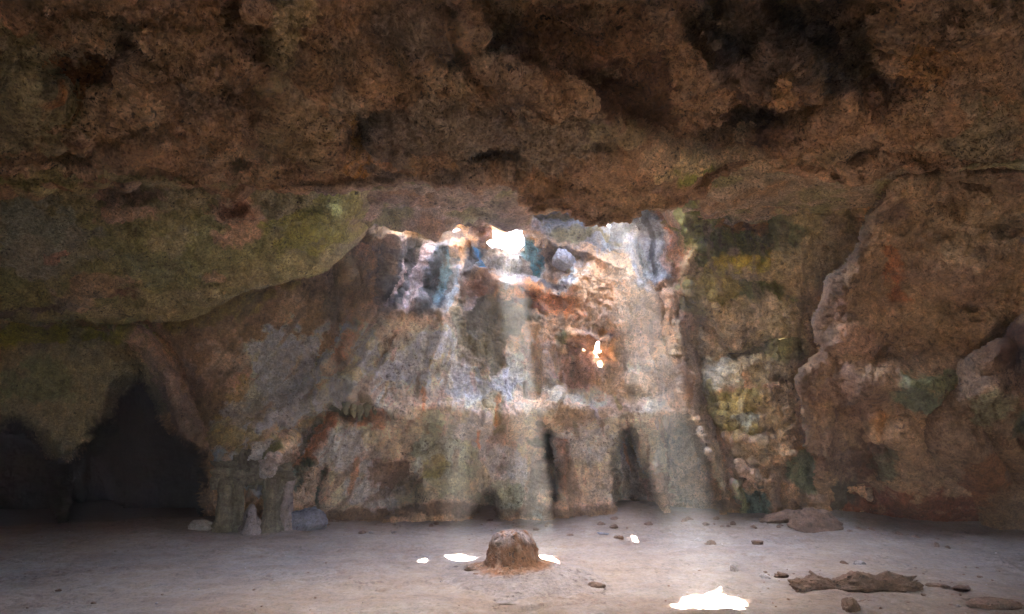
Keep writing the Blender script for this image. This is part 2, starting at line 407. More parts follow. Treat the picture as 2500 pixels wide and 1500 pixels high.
# left slope under the overhang
c.cpoly([(300,760),(640,700),(830,600),(900,560),(900,700),(800,880),(560,860),(430,850)], (.36,.26,.15), .8, -30, 30)
c.cell(560, 730, 200, 45, OLIVE, .6, -20); c.cell(700, 760, 55, 45, BUFF, .5); c.cell(870, 600, 60, 60, TAN, .7); c.cell(860,720,50,90,(.30,.22,.12),.6)
c.cell(650, 900, 170, 95, WHITE, .75, -10); c.cell(600, 970, 120, 60, PINK, .7); c.cell(690, 950, 70, 50, LILAC, .5); c.cell(520, 880, 90, 90, (.42,.28,.18), .5)
c.cell(560, 1000, 90, 60, OLIVE, .55); c.cell(500, 980, 40, 90, BROWN, .5); c.cell(640, 1000, 120, 60, PALEBLUE, .4, -30)
# brow of the fan: white and pink flowstone
c.cpoly([(930,760),(1120,770),(1330,830),(1480,940),(1640,960),(1700,1250),(700,1250),(720,1060),(800,960),(830,840)], (.74,.62,.52), .85, -40, 50)
for x, y, rx, ry, col, k in [(880,850,50,45,WHITE,.8),(1050,860,70,55,WHITE,.95),(980,900,90,60,WHITE,.7),(1130,900,60,50,WHITE,.6),(1250,905,60,70,WHITE,.5),
        (1180,960,90,40,WHITE,.55),(900,960,90,40,WHITE,.55),(800,990,60,30,WHITE,.5),(1040,985,90,35,PINK,.6),(1320,880,50,60,PINK,.6),(1400,900,60,45,LILAC,.55),
        (1130,930,40,60,PALEBLUE,.4),(960,840,60,50,PINK,.5),(1480,760,60,60,WHITE,.5),(1500,700,50,40,LILAC,.6),(1440,780,40,50,WHITE,.5),
        (1560,850,40,90,WHITE,.35),(1620,930,40,60,GREY,.3),(1490,980,60,30,WHITE,.4)]:
    c.cell(x, y, rx, ry, col, k, RNG.uniform(-25, 25))
c.cline([(850,870),(760,950),(700,1010),(560,1095)], 15, (.80,.80,.82), .85); c.cline([(900,790),(840,850),(800,930)], 10, ORANGE, .6); c.cline([(1640,770),(1690,930),(1730,1080),(1768,1220)], 11, (.74,.62,.48), .8)
# ochre middle
c.cpoly([(1270,690),(1400,640),(1520,640),(1600,740),(1670,720),(1690,800),(1640,860),(1560,860),(1500,830),(1330,840),(1260,790)], (.56,.36,.20), .75, -30, 30)
c.cell(1340, 730, 90, 40, ORANGE, .7, 20); c.cell(1300, 745, 45, 10, RUST, .8, 25); c.cell(1200, 790, 85, 95, (.16,.14,.08), .8); c.cell(1170, 860, 60, 40, (.22,.20,.12), .5)
c.cell(1150, 760, 40, 60, (.14,.14,.12), .6); c.cell(1470, 700, 90, 50, (.60,.38,.20), .6); c.cell(1370, 830, 24, 26, (.18,.19,.09), .9)
c.cell(1650, 760, 50, 40, (.60,.42,.28), .7); c.cell(1590,770,30,60,BROWN,.3); c.cell(1425,870,60,30,(.40,.22,.13),.5)
c.cell(1420, 910, 70, 40, (.48,.33,.27), .7); c.cell(1520, 940, 80, 40, (.50,.36,.22), .7); c.cell(1460,830,60,16,(.4,.2,.1),.5)
# dark blue black curtains on the upper left
c.cpoly([(985,575),(1080,560),(1160,590),(1170,650),(1110,720),(1080,770),(1010,770),(930,760),(925,680),(950,600)], (.17,.18,.21), 1, -14, 20)
c.cline([(1008,575),(972,660),(948,758)], 26, SLATE, 1); c.cline([(958,605),(938,680),(925,742)], 11, (.10,.11,.12), .9); c.cline([(980,640),(962,745)], 4, LILAC, .8)
c.cline([(1090,590),(1066,690),(1042,772)], 27, (.05,.085,.12), 1); c.cline([(1042,600),(1018,680),(992,762)], 12, (.60,.52,.56), .95); c.cline([(1122,660),(1102,705),(1080,760)], 9, (.34,.44,.56), .9)
c.cline([(1075,640),(1070,700),(1058,745)], 6, (.16,.34,.48), .9); c.cline([(1080,650),(1140,672)], 8, PALEBLUE, .6); c.cline([(1030,585),(1000,560),(950,575)], 10, MOSS, .6); c.cline([(1025,640),(1000,730),(990,770)], 5, LILAC, .7); c.cline([(975,620),(955,700),(945,760)], 5, LILAC, .8); c.cline([(1095,600),(1085,680),(1070,730)], 6, (.10,.26,.40), .8); c.cline([(1125,590),(1140,640),(1130,690)], 8, (.16,.13,.11), .8); c.cline([(1140,720),(1180,770),(1190,820)], 12, (.12,.12,.09), .7); c.cline([(1100,740),(1120,800),(1130,860)], 12, (.16,.15,.08), .7); c.cell(1060, 560, 90, 20, OLIVE, .7); c.cell(1120, 600, 25, 50, TAN, .6); c.cell(1150, 730, 20, 30, LILAC, .7); c.cell(1135,700,30,20,WHITE,.5)
# under the main hole
c.cell(1075, 562, 80, 22, (.13,.11,.09), 1); c.cell(950, 560, 90, 26, (.22,.17,.11), .9)  # dark patches painted as shade where the wall top is lit too strongly
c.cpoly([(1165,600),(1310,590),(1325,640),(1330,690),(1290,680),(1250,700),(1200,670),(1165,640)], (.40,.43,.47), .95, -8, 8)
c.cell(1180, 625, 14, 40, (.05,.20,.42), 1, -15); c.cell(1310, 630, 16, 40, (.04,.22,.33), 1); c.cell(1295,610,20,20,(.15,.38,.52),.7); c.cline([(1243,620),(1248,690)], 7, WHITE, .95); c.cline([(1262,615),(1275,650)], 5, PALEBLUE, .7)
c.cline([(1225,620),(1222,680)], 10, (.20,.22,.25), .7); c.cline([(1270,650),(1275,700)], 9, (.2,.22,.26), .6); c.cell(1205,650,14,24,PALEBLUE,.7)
c.cell(1150, 620, 22, 50, (.07,.07,.07), .8); c.cell(1190, 690, 40, 25, BROWN, .8); c.cell(1150,700,40,18,RUST,.5)
c.cell(1260, 560, 120, 26, (.36,.24,.20), .6); c.cell(1330, 590, 60, 12, (.5,.33,.18), .8, 10)
c.cell(1370, 640, 60, 50, (.30,.22,.16), .9); c.cell(1380, 690, 50, 18, WHITE, .7, -20); c.cell(1350,690,40,14,(.1,.11,.12),.7,20)
# grey chute
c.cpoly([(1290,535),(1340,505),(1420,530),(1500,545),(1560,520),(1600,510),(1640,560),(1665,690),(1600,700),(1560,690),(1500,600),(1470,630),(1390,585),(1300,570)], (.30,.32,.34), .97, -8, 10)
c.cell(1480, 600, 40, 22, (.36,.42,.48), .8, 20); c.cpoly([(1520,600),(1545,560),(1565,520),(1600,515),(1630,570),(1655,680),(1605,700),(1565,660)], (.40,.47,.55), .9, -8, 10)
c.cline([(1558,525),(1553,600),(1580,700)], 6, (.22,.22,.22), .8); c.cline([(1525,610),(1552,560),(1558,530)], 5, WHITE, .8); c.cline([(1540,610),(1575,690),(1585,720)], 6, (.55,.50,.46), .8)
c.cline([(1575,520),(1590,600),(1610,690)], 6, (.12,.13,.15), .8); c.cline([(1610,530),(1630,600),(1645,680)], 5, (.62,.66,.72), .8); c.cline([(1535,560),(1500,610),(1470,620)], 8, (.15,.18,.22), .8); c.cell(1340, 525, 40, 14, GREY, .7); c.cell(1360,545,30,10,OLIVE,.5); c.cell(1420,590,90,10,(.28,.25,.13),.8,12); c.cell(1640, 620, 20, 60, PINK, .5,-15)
c.cpoly([(1585,505),(1605,500),(1660,620),(1680,700),(1678,770),(1655,770),(1662,700),(1640,600)], (.60,.33,.18), .9, -6, 8)
# lower band: lilac, mint, pink
for x, y, rx, ry, col, k in [(830,1100,110,60,LILAC,.8),(900,1190,80,50,LILAC,.75),(760,1180,50,50,PINK,.7),(980,1090,70,60,PINK,.5),(1060,1090,60,60,MINT,.75),
        (1130,1110,70,80,MINT,.7),(1180,1060,60,40,LILAC,.6),(1220,1120,60,70,LILAC,.75),(1250,1040,40,60,PINK,.6),(1260,1160,30,60,PALEBLUE,.5),
        (1100,1190,60,50,(.42,.45,.33),.7),(1240,1200,50,40,(.34,.40,.30),.6),(1050,1150,50,20,OLIVE,.6),(1210,1000,20,60,(.3,.3,.14),.6),(1420,1080,70,60,LILAC,.6),
        (1440,1180,60,60,PINK,.5),(1420,1010,90,25,(.40,.28,.15),.6),(1300,980,50,30,TAN,.5),(620,1150,70,55,PALEBLUE,.8),(600,1080,90,40,OLIVE,.6),(660,1110,60,30,LILAC,.6),
        (960,1150,60,30,BROWN,.7),(880,1020,110,25,(.42,.22,.12),.7),(1640,1000,60,26,(.55,.42,.30),.6),(1530,990,60,26,BROWN,.4),(1600,1200,50,60,(.40,.24,.17),.6),(720,1010,60,30,WHITE,.5)]:
    c.cell(x, y, rx, ry, col, k, RNG.uniform(-25, 25))
c.cline([(790,1020),(720,1110),(680,1200)], 16, (.10,.13,.09), .85); c.cline([(815,1010),(770,1090),(720,1160)], 15, (.58,.30,.19), .85); c.cline([(690,1075),(650,1130),(610,1180)], 10, MOSS, .8)
c.cline([(730,1080),(690,1140),(650,1185)], 11, PINK, .9); c.cline([(705,1120),(680,1180)], 7, TEAL, .8); c.cline([(760,1110),(730,1160),(700,1200)], 14, TEAL, .85); c.cline([(795,1140),(775,1190),(775,1250)], 10, TEAL, .8)
c.cline([(560,1262),(760,1262),(950,1248),(1250,1246),(1500,1250),(1650,1245)], 15, (.20,.13,.09), .8); c.cline([(1720,1240),(1960,1235)], 14, (.22,.15,.10), .7); c.cell(1330, 1080, 22, 50, (.16,.17,.12), .8); c.cline([(1378,1060),(1385,1200)], 9, (.45,.24,.16), .8); c.cell(1310,1190,30,60,(.32,.32,.29),.7); c.cline([(1345,1080),(1368,1250)],8,(.1,.12,.09),.8)
c.cell(850, 1000, 60, 30, (.13,.14,.08), .8)
for i in range(46):       # narrow drips down the flowstone
    x = RNG.uniform(760, 1640); y = RNG.uniform(820, 1120); h = RNG.uniform(25, 110)
    col = [BROWN, ORANGE, WHITE, OLIVE, LILAC, (.2,.2,.14)][int(RNG.integers(6))]
    sl = (x-1200)/500*.5
    c.cline([(x, y), (x+sl*h*.5, y+h*.5), (x+sl*h, y+h)], RNG.uniform(3, 8), col, .6)
# right green wall
c.cpoly([(1665,400),(2100,400),(2100,600),(2000,720),(1990,900),(1960,960),(1780,900),(1700,800),(1680,700)], (.40,.34,.17), .85, -25, 40)
for x, y, rx, ry, col, k in [(1720,440,90,40,GREEN,.8),(1700,540,70,90,(.24,.26,.07),.9),(1740,610,60,40,MOSS,.8),(1830,540,70,60,(.40,.20,.06),.85),(1800,490,60,30,DARK,.5),
        (1810,640,70,30,(.42,.36,.05),.9),(1820,600,60,40,GREEN,.8),(1920,580,50,60,(.19,.20,.10),.8),(1850,720,90,30,MOSS,.7),(1960,660,60,60,(.42,.34,.20),.8),(2040,600,50,80,(.40,.32,.20),.8),
        (1740,700,60,40,OLIVE,.8),(1700,740,40,40,(.20,.2,.07),.6),(1800,800,90,50,(.56,.46,.30),.8),(1870,770,60,40,(.48,.40,.26),.7),(1700,850,70,60,(.46,.38,.24),.6),(1760,930,60,50,MINT,.55),
        (1860,900,80,40,(.46,.40,.24),.7),(1900,860,50,30,MOSS,.5),(1800,1010,80,60,OLIVE,.7),(1890,1000,60,60,(.44,.33,.18),.7),(1810,1020,24,20,MINT,.8),(1840,1100,70,40,(.45,.36,.24),.7),
        (1800,1170,40,50,(.52,.37,.28),.8),(1890,1200,30,60,BROWN,.6),(1840,1250,50,40,TEAL,.8),(1805,1230,10,50,(.30,.33,.16),.7),(1965,1160,40,60,(.19,.22,.13),.9),(1960,1230,40,30,BROWN,.7),
        (1780,830,50,30,BUFF,.5),(1930,480,80,20,(.42,.38,.22),.7),(1700,1080,60,60,(.44,.38,.30),.6)]:
    c.cell(x, y, rx, ry, col, k, RNG.uniform(-20, 20))
c.cline([(1700,960),(1740,1080),(1775,1190)], 16, (.60,.50,.38), .7); c.cline([(1910,1150),(1920,1250)], 7, (.5,.3,.15), .7)
# left, green alcove and the tunnels, painted near black as shade
c.cpoly([(-560,780),(290,800),(400,900),(430,1000),(300,1060),(150,1110),(-560,1040)], (.24,.22,.13), .95, -10, 20)
c.cell(120, 820, 240, 26, (.26,.26,.06), .9); c.cell(90, 930, 110, 60, (.22,.24,.13), .8); c.cell(40, 880, 50, 40, (.30,.24,.15), .6); c.cell(230, 880, 80, 60, (.30,.29,.20), .6, 30)
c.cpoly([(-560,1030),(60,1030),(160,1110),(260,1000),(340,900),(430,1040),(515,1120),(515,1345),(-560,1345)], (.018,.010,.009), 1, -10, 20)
c.cline([(300,805),(360,845),(410,920),(440,1010),(480,1090)], 18, (.34,.25,.20), .9)
c._mix(.6*sst(c.NS, .25, .6)*(1-.9*sst(780-W.V, 0, 40)*sst(W.U, 900, 940)*sst(1700-W.U, 0, 30))*sst(W.U, 430, 560), (.20,.16,.10)); c.C *= np.array((1.08,1.0,.88)); c.C *= (1+.35*sst(W.U, 440, 640)*sst(1700-W.U, 0, 80)+.35*np.exp(-((W.U-640)/190)**2-((W.V-960)/170)**2))[..., None]; c.C *= (1+.45*sst(W.U, 1680, 1760)+1.2*sst(480-W.U, 0, 150))[..., None]; c.C = np.clip(c.C, .02, .9)  # lightens fan, left slope, alcove and right wall in the colour, replacing light

def cut_open(S, P, grow, which=None, extra=None, name='', mat=WALLM, wob=.06):
    n = wob*fbm(P, 3.5, 3, 4.4)
    bad = np.zeros(P.shape[:-1], bool)
    for i, (w, z0) in enumerate(TUBES):
        if which is not None and i not in which: continue
        t = (P[..., 2]-z0)/SUN.z
        bad |= sdf(P[..., 0]-SUN.x*t+n*.3, P[..., 1]-SUN.y*t, w) > -grow
    if extra is not None: bad |= extra
    return ~bad

main = sdf(W.U0+5*W.N1, W.V0+5*W.N1, [(1218,572),(1225,556),(1240,546),(1262,551),(1271,564),(1279,592),(1277,600),(1262,606),(1250,611),(1232,604),(1212,601),(1192,594),(1200,590),(1215,591)]) > 0
small = (sdf(W.U0, W.V0, [(1109,552),(1116,551),(1118,560),(1124,566),(1110,568)]) > 0) | (sdf(W.U0, W.V0, [(1129,564),(1136,563),(1140,568),(1128,568)]) > 0)
hole2 = (sdf(W.U0, W.V0, [(1434,848),(1452,845),(1468,851),(1473,860),(1460,860),(1446,854)]) > 0) | (sdf(W.U0, W.V0, [(1450,885),(1460,885),(1464,890),(1454,890)]) > 0)
bright = (sdf(W.U0, W.V0, [(1478,548),(1484,546),(1483,556),(1486,570),(1480,562)]) > 0)
keep = cut_open(W, Pw, -.03, (0,1,2)) & cut_open(W, Pw, -.05, (3,)) & ~(main | small | bright | hole2) & (cut_open(W, Pw, -.015, (4,)) | (W.V0 > 874) | (W.V0 < 842))
Fw = grid_faces(*W.U0.shape, keep)
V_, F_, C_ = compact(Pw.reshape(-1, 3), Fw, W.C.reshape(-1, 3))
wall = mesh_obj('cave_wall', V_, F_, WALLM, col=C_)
tag(wall, kind='structure')

# ------------------------------------------------------------------ near ceiling
LIP = [(-1500,455),(0,470),(300,462),(420,458),(560,474),(700,478),(800,474),(900,458),(1000,449),(1120,450),(1220,462),(1265,482),(1288,515),(1300,522),(1345,512),(1385,528),(1430,548),(1465,554),(1500,543),(1540,548),(1575,520),(1605,515),(1640,520),(1668,508),(1695,490),(1740,455),(1800,418),(1850,408),(1950,430),(2070,440),(2200,425),(2500,415),(4300,410)]
nx = 1500
u = np.linspace(-1300, 3800, nx)
lip = interp(u, LIP)
vr = np.concatenate([np.linspace(0, .48, 130), np.linspace(.485, 1, 380)])
def vcurve(t, l):     # rows: far above the frame, then dense down to the lip
    return np.where(t < .48, -1500+(t/.48)*1470, -30+(t-.48)/.52*(l+30))
C = custom(np.repeat(u[None], len(vr), 0), vcurve(vr[:, None], lip[None]), 150, 8.8, 15)
yr = (750-C.V0)/F
zc = interp(C.U0, [(-1300,5.4),(0,5.5),(900,5.7),(1500,5.75),(1700,6.1),(2500,6.0),(3800,5.8)])
dist = interp(C.U0, [(0,1),(1,1)])
tt = np.clip((lip[None]-C.V0), 0, 1e9)
Veff = np.where(tt < 70, lip[None]-70+(70-tt)*(.35+.65*tt/70), C.V0)
yre = (750-Veff)/F
C.D = (zc-CAMZ)*(CP-yre*SP)/(SP+yre*CP)
sc0 = C.D.copy(); C.D = np.zeros_like(sc0)
# potholes, ledges and recesses of the ceiling (in metres, scaled with distance below)
C.poly([(1135,-60),(1160,90),(1190,165),(1290,190),(1400,235),(1500,300),(1600,365),(1750,375),(1880,350),(1960,330),(2060,230),(2160,200),(2200,-60)], 1.3, -26, 40)
C.poly([(1560,-60),(1700,-60),(1760,60),(1800,140),(1840,190),(1780,200),(1740,180),(1680,110)], .9, -10, 18)
C.poly([(1690,-60),(2160,-60),(2180,60),(2120,160),(2080,215),(2010,190),(1940,110),(1880,60),(1830,190),(1760,110)], 1.3, -8, 16)
for L, w, k in [([(1700,60),(1760,120),(1820,175)],7,-.5),([(1860,10),(1910,70),(1945,110)],9,-.6),([(1900,115),(1950,150),(2010,225)],13,-.8),([(1950,110),(2000,150),(2050,190)],11,-.7),([(1990,50),(2010,110),(2080,185)],10,-.6),([(1720,20),(1740,120),(1790,190)],7,-.4),([(2070,20),(2110,70),(2130,130)],12,-.5)]:
    C.line(L, w, k)
C.ell(1540, 210, 130, 120, .6); C.ell(1850, 280, 95, 60, .9); C.ell(2180, 190, 50, 60, .6); C.ell(1110, 120, 80, 60, 1.1, 0, .8); C.ell(1750,270,40,24,.3)
C.line([(960,190),(1060,180),(1180,160)], 22, .25); C.line([(1130,0),(1160,90),(1200,165),(1300,190),(1420,240),(1520,310),(1600,365)], 22, -.35, False)
C.ell(215, 170, 130, 110, 1.5, 10, .8); C.ell(190, 100, 26, 18, .6); C.ell(300, 130, 90, 40, .3, 20)
C.ell(880, 310, 66, 80, 1.3, 0, .8); C.ell(1200, 360, 84, 60, 1.3, 10, .8); C.ell(600, 375, 66, 42, 1.0, 10, .8); C.ell(640,372,40,20,.4,20)
C.ell(180, 370, 115, 40, 1.1, 8, .8); C.line([(190,390),(300,365),(420,375)], 12, -.2)
C.line([(1110,410),(1170,425),(1270,400)], 14, -.25); C.line([(1100,440),(1160,400)], 8, .2)
C.line([(250,250),(330,230),(340,260)], 14, .4); C.line([(280,300),(300,265),(380,245)], 12, -.3); C.line([(520,190),(600,195),(630,230)], 14, .4); C.ell(200,290,16,24,.4)
C.line([(660,130),(680,260),(790,310),(760,430)], 30, -.25); C.line([(940,180),(830,240),(800,300)], 22, -.2)
C.ell(555, 40, 24, 40, .6); C.line([(600,20),(660,60),(700,150)], 30, -.3)
C.line([(2060,420),(2110,400),(1960,330)], 15, -.3); C.poly([(1940,370),(1980,320),(2080,350),(2110,400),(2060,400)], .35, -10, 12)
C.line([(1560,445),(1600,400),(1660,385)], 16, .25); C.ell(1620,395,60,14,-.25,-20)
C.line([(1270,380),(1380,440),(1500,460)], 30, .25)
for x, y, rx, ry, a in [(400,120,120,60,-.5),(480,300,130,50,-.4),(720,60,60,110,-.35),(1050,330,170,80,-.5),(1330,330,150,70,-.45),(980,100,110,60,-.35),(2300,280,140,70,-.4),(90,250,90,60,-.4),(740,230,70,90,-.4),(2380,90,110,70,-.4),(1480,400,110,40,-.3),(2060,300,90,40,-.3)]:
    C.ell(x, y, rx, ry, a, -5, 1.1)
for i in range(110):
    x = RNG.uniform(-200, 2700); y = RNG.uniform(-200, 440)
    C.ell(x, y, RNG.uniform(8, 50), RNG.uniform(6, 20), RNG.uniform(-.15, .26)*(.6+y/700), RNG.uniform(-25, 25))
C.D = sc0 + C.D*np.clip(sc0/10, .3, 1.1)
fadeF = sst(C.V0, -60, 60)
C.noises()
Pc = displace(C, .17, .10, .06, 0, .045)
c = C
c.fill((.34,.205,.125)); c._mix(.6*sst(c.N2, -.1, .5), (.26,.175,.115)); c._mix(.4*sst(-c.N2, .0, .5), (.40,.29,.20)); c._mix(.5*sst(c.N1, .2, .6), (.22,.15,.10))
for x, y, rx, ry in [(215,170,150,125),(880,315,84,96),(1200,360,96,66),(600,378,82,54),(180,372,130,52),(1110,120,96,74),(2250,140,90,70)]:
    c.cell(x, y, rx, ry, (.48,.34,.225), .75)  # lighter pothole rims painted in, the light alone does not show them
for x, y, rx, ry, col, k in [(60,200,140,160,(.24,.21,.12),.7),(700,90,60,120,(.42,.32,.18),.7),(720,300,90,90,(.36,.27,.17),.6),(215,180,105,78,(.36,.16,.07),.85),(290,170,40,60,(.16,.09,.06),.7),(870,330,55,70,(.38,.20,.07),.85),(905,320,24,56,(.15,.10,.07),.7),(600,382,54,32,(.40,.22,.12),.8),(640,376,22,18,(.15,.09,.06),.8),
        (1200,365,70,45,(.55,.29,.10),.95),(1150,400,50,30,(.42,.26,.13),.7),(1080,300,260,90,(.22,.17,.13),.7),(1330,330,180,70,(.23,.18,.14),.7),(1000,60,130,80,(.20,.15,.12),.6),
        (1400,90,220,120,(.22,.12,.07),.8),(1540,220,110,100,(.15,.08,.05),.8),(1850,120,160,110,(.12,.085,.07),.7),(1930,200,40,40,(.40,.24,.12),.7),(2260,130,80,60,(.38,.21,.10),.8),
        (2180,200,50,50,(.18,.10,.06),.8),(1850,280,80,60,(.12,.07,.05),.9),(2400,300,120,90,(.28,.24,.16),.6),(1620,370,100,30,(.46,.34,.23),.7),(1480,330,80,30,(.38,.31,.19),.6),
        (600,390,60,26,(.42,.27,.18),.7),(1700,400,120,26,(.50,.40,.24),.7),(1900,395,160,20,(.50,.38,.26),.7),(2050,370,60,24,(.40,.29,.18),.6),(1400,480,140,40,(.42,.28,.18),.7),(1560,500,60,40,(.44,.30,.18),.6),
        (1700,430,60,24,GREEN,.7),(1000,430,260,26,(.24,.18,.14),.7),(100,440,200,30,(.27,.25,.12),.7),(420,430,160,24,(.27,.25,.14),.6),(510,240,90,40,(.22,.16,.13),.5),(180,370,90,24,(.3,.16,.09),.6),(2430,420,140,20,(.27,.28,.15),.6)]:
    c.cell(x, y, rx, ry, col, k, RNG.uniform(-12, 12))
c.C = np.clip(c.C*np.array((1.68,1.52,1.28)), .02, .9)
def roll(P, Cc, steps):
    """thickness: the rock turns up and back behind its lower edge"""
    last, cl = P[-1], Cc[-1]; rows, cols = [], []
    for dy, dz in steps:
        r = last + np.array([0, dy, dz]); n = fbm(r, 1.2, 3, 7.0)
        rows.append(r + np.stack([0*n, .12*n*min(1, dy*3), .1*n*min(1, dy*3)], -1)); cols.append(cl)
    return np.concatenate([P, np.stack(rows)]), np.concatenate([Cc, np.stack(cols)])
Pc2, Cc2 = roll(Pc, C.C, [(.06,-.01),(.15,.0),(.28,.06),(.42,.16),(.55,.32),(.66,.55),(.72,.85),(.75,1.2),(.76,1.6),(.76,2.2)])
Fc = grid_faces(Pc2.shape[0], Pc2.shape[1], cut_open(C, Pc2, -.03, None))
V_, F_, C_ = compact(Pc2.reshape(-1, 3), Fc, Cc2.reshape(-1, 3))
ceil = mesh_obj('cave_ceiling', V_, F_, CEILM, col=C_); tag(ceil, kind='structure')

# ------------------------------------------------------------------ overhang that hangs down on the left
BOT = [(-900,735),(-200,750),(0,765),(150,772),(240,780),(300,784),(360,772),(420,762),(530,735),(590,706),(640,692),(740,655),(800,612),(835,578),(850,545),(862,515),(885,470),(905,430)]
nx = 800; u = np.linspace(-900, 905, nx); bot = interp(u, BOT)
top = np.minimum(interp(u, LIP)-30, bot-8)
t = np.linspace(0, 1, 210)[:, None]
B = custom(np.repeat(u[None], 210, 0), top[None]+(bot-top)[None]*t, 130, 1.8, 11)
tt = np.clip(bot[None]-B.V0, 0, 1e9)
B.D = interp(B.V0, [(430,10.0),(470,10.3),(600,11.6),(700,12.6),(790,13.3)]) - .15*(1-np.clip(tt/60, 0, 1))**2
B.D += interp(B.U0, [(-900,0),(500,0),(800,.9),(905,1.7)])
B.D += .5*(1-np.sqrt(1-np.clip(1-tt/38, 0, 1)**2))
B.ell(330, 415, 90, 36, .7, 6, .8); B.line([(255,415),(290,396),(350,396),(410,425)], 6, -.22, False); B.ell(310, 470, 85, 32, .45, -5, .9); B.ell(300, 520, 70, 34, -.4, -10); B.line([(230,480),(320,445),(390,460)], 7, -.15)
B.ell(575, 540, 60, 70, -.35); B.ell(570, 520, 34, 30, .5); B.ell(235, 715, 90, 40, -.4, 5); B.ell(310, 722, 42, 24, .45, 12); B.ell(530, 668, 34, 20, -.3)
B.line([(470,760),(560,730),(640,695)], 16, -.25); B.line([(0,745),(120,755),(220,775)], 12, .25); B.line([(700,600),(760,560),(840,500)], 22, -.2)
for i in range(150):
    x = RNG.uniform(-200, 860); y = RNG.uniform(480, 760); kk = 1.0 if x < 220 else .45
    B.ell(x, y, RNG.uniform(7, 26), RNG.uniform(4, 12), kk*RNG.uniform(-.12, .3), RNG.uniform(-50, 10))
B.noises()
Pb = displace(B, .12, .07, .045, 0, .03)
c = B
c.fill((.34,.29,.14)); c._mix(.7*sst(c.N2, -.2, .4), (.29,.28,.12)); c._mix(.5*sst(-c.N2, .05, .5), (.42,.33,.21)); c._mix(.4*sst(c.N1, .2, .6), (.18,.16,.08))
for x, y, rx, ry, col, k in [(90,560,130,100,(.33,.33,.25),.8),(120,630,150,60,(.34,.30,.23),.6),(330,415,80,24,(.40,.25,.15),.9),(310,470,90,30,(.46,.31,.22),.9),(310,520,70,26,(.50,.33,.23),.9),
        (575,540,55,60,(.48,.31,.21),.95),(575,520,28,24,(.30,.15,.09),.8),(235,712,80,30,(.46,.31,.19),.9),(310,722,40,20,(.26,.14,.09),.8),(530,668,30,16,(.55,.38,.24),.9),(150,625,40,16,(.45,.24,.17),.7),
        (760,560,110,60,(.34,.32,.08),.8),(700,640,120,24,(.42,.38,.20),.6),(820,500,60,50,(.30,.28,.08),.8),(380,640,90,30,(.24,.24,.13),.6),(450,720,150,18,(.40,.35,.20),.6),(60,750,180,14,(.22,.17,.13),.7),(420,590,60,30,(.42,.36,.24),.5)]:
    c.cell(x, y, rx, ry, col, k, RNG.uniform(-15, 5))
c.C = np.clip(c.C*np.array((1.5,1.45,1.3)), .02, .9)
Pb2, Cb2 = roll(Pb, B.C, [(.05,-.01),(.14,.01),(.3,.05),(.5,.12),(.8,.22),(1.2,.4),(1.8,.7),(2.5,1.1),(3.2,1.6)])
Fb = grid_faces(Pb2.shape[0], Pb2.shape[1])
lo = Vector(Pb2[205, 400].tolist())
ov = mesh_obj('rock_overhang', Pb2, Fb, CEILM, col=Cb2, loc=tuple(lo))
tag(ov, 'green and tan rock overhang bulging down from the ceiling above the dark tunnel', 'rock overhang')
MX, MW, MH = 3.5, 2.0, 2.5
# ------------------------------------------------------------------ free standing masses on the right
def mass(name, pts, bbox, step, Dtab, w, R, shape, paint, seed, mat, amps=(.14,.035,.03,.02,.025)):
    S = Sheet(*bbox, step, seed=seed, warp=9)
    S.D = interp(S.V, Dtab)
    s = sdf(S.U, S.V, pts)
    shape(S)
    S.D += R*(1-np.sqrt(np.clip(1-np.clip(1-s/w, 0, 1)**2, 0, 1))) + np.where(s < 0, -s*.16, 0)
    S.noises(); P = displace(S, *amps)
    paint(S); S.C = np.clip(S.C*np.array((1.5,1.32,1.08)), .02, .9)
    Fm = grid_faces(*S.U0.shape, s > -4)
    V_, F_, C_ = compact(P.reshape(-1, 3), Fm, S.C.reshape(-1, 3))
    lo = V_[V_[:, 2].argmin()].astype(float); lo[:2] = V_[:, :2].mean(0)
    return mesh_obj(name, V_, F_, mat, col=C_, loc=tuple(lo))

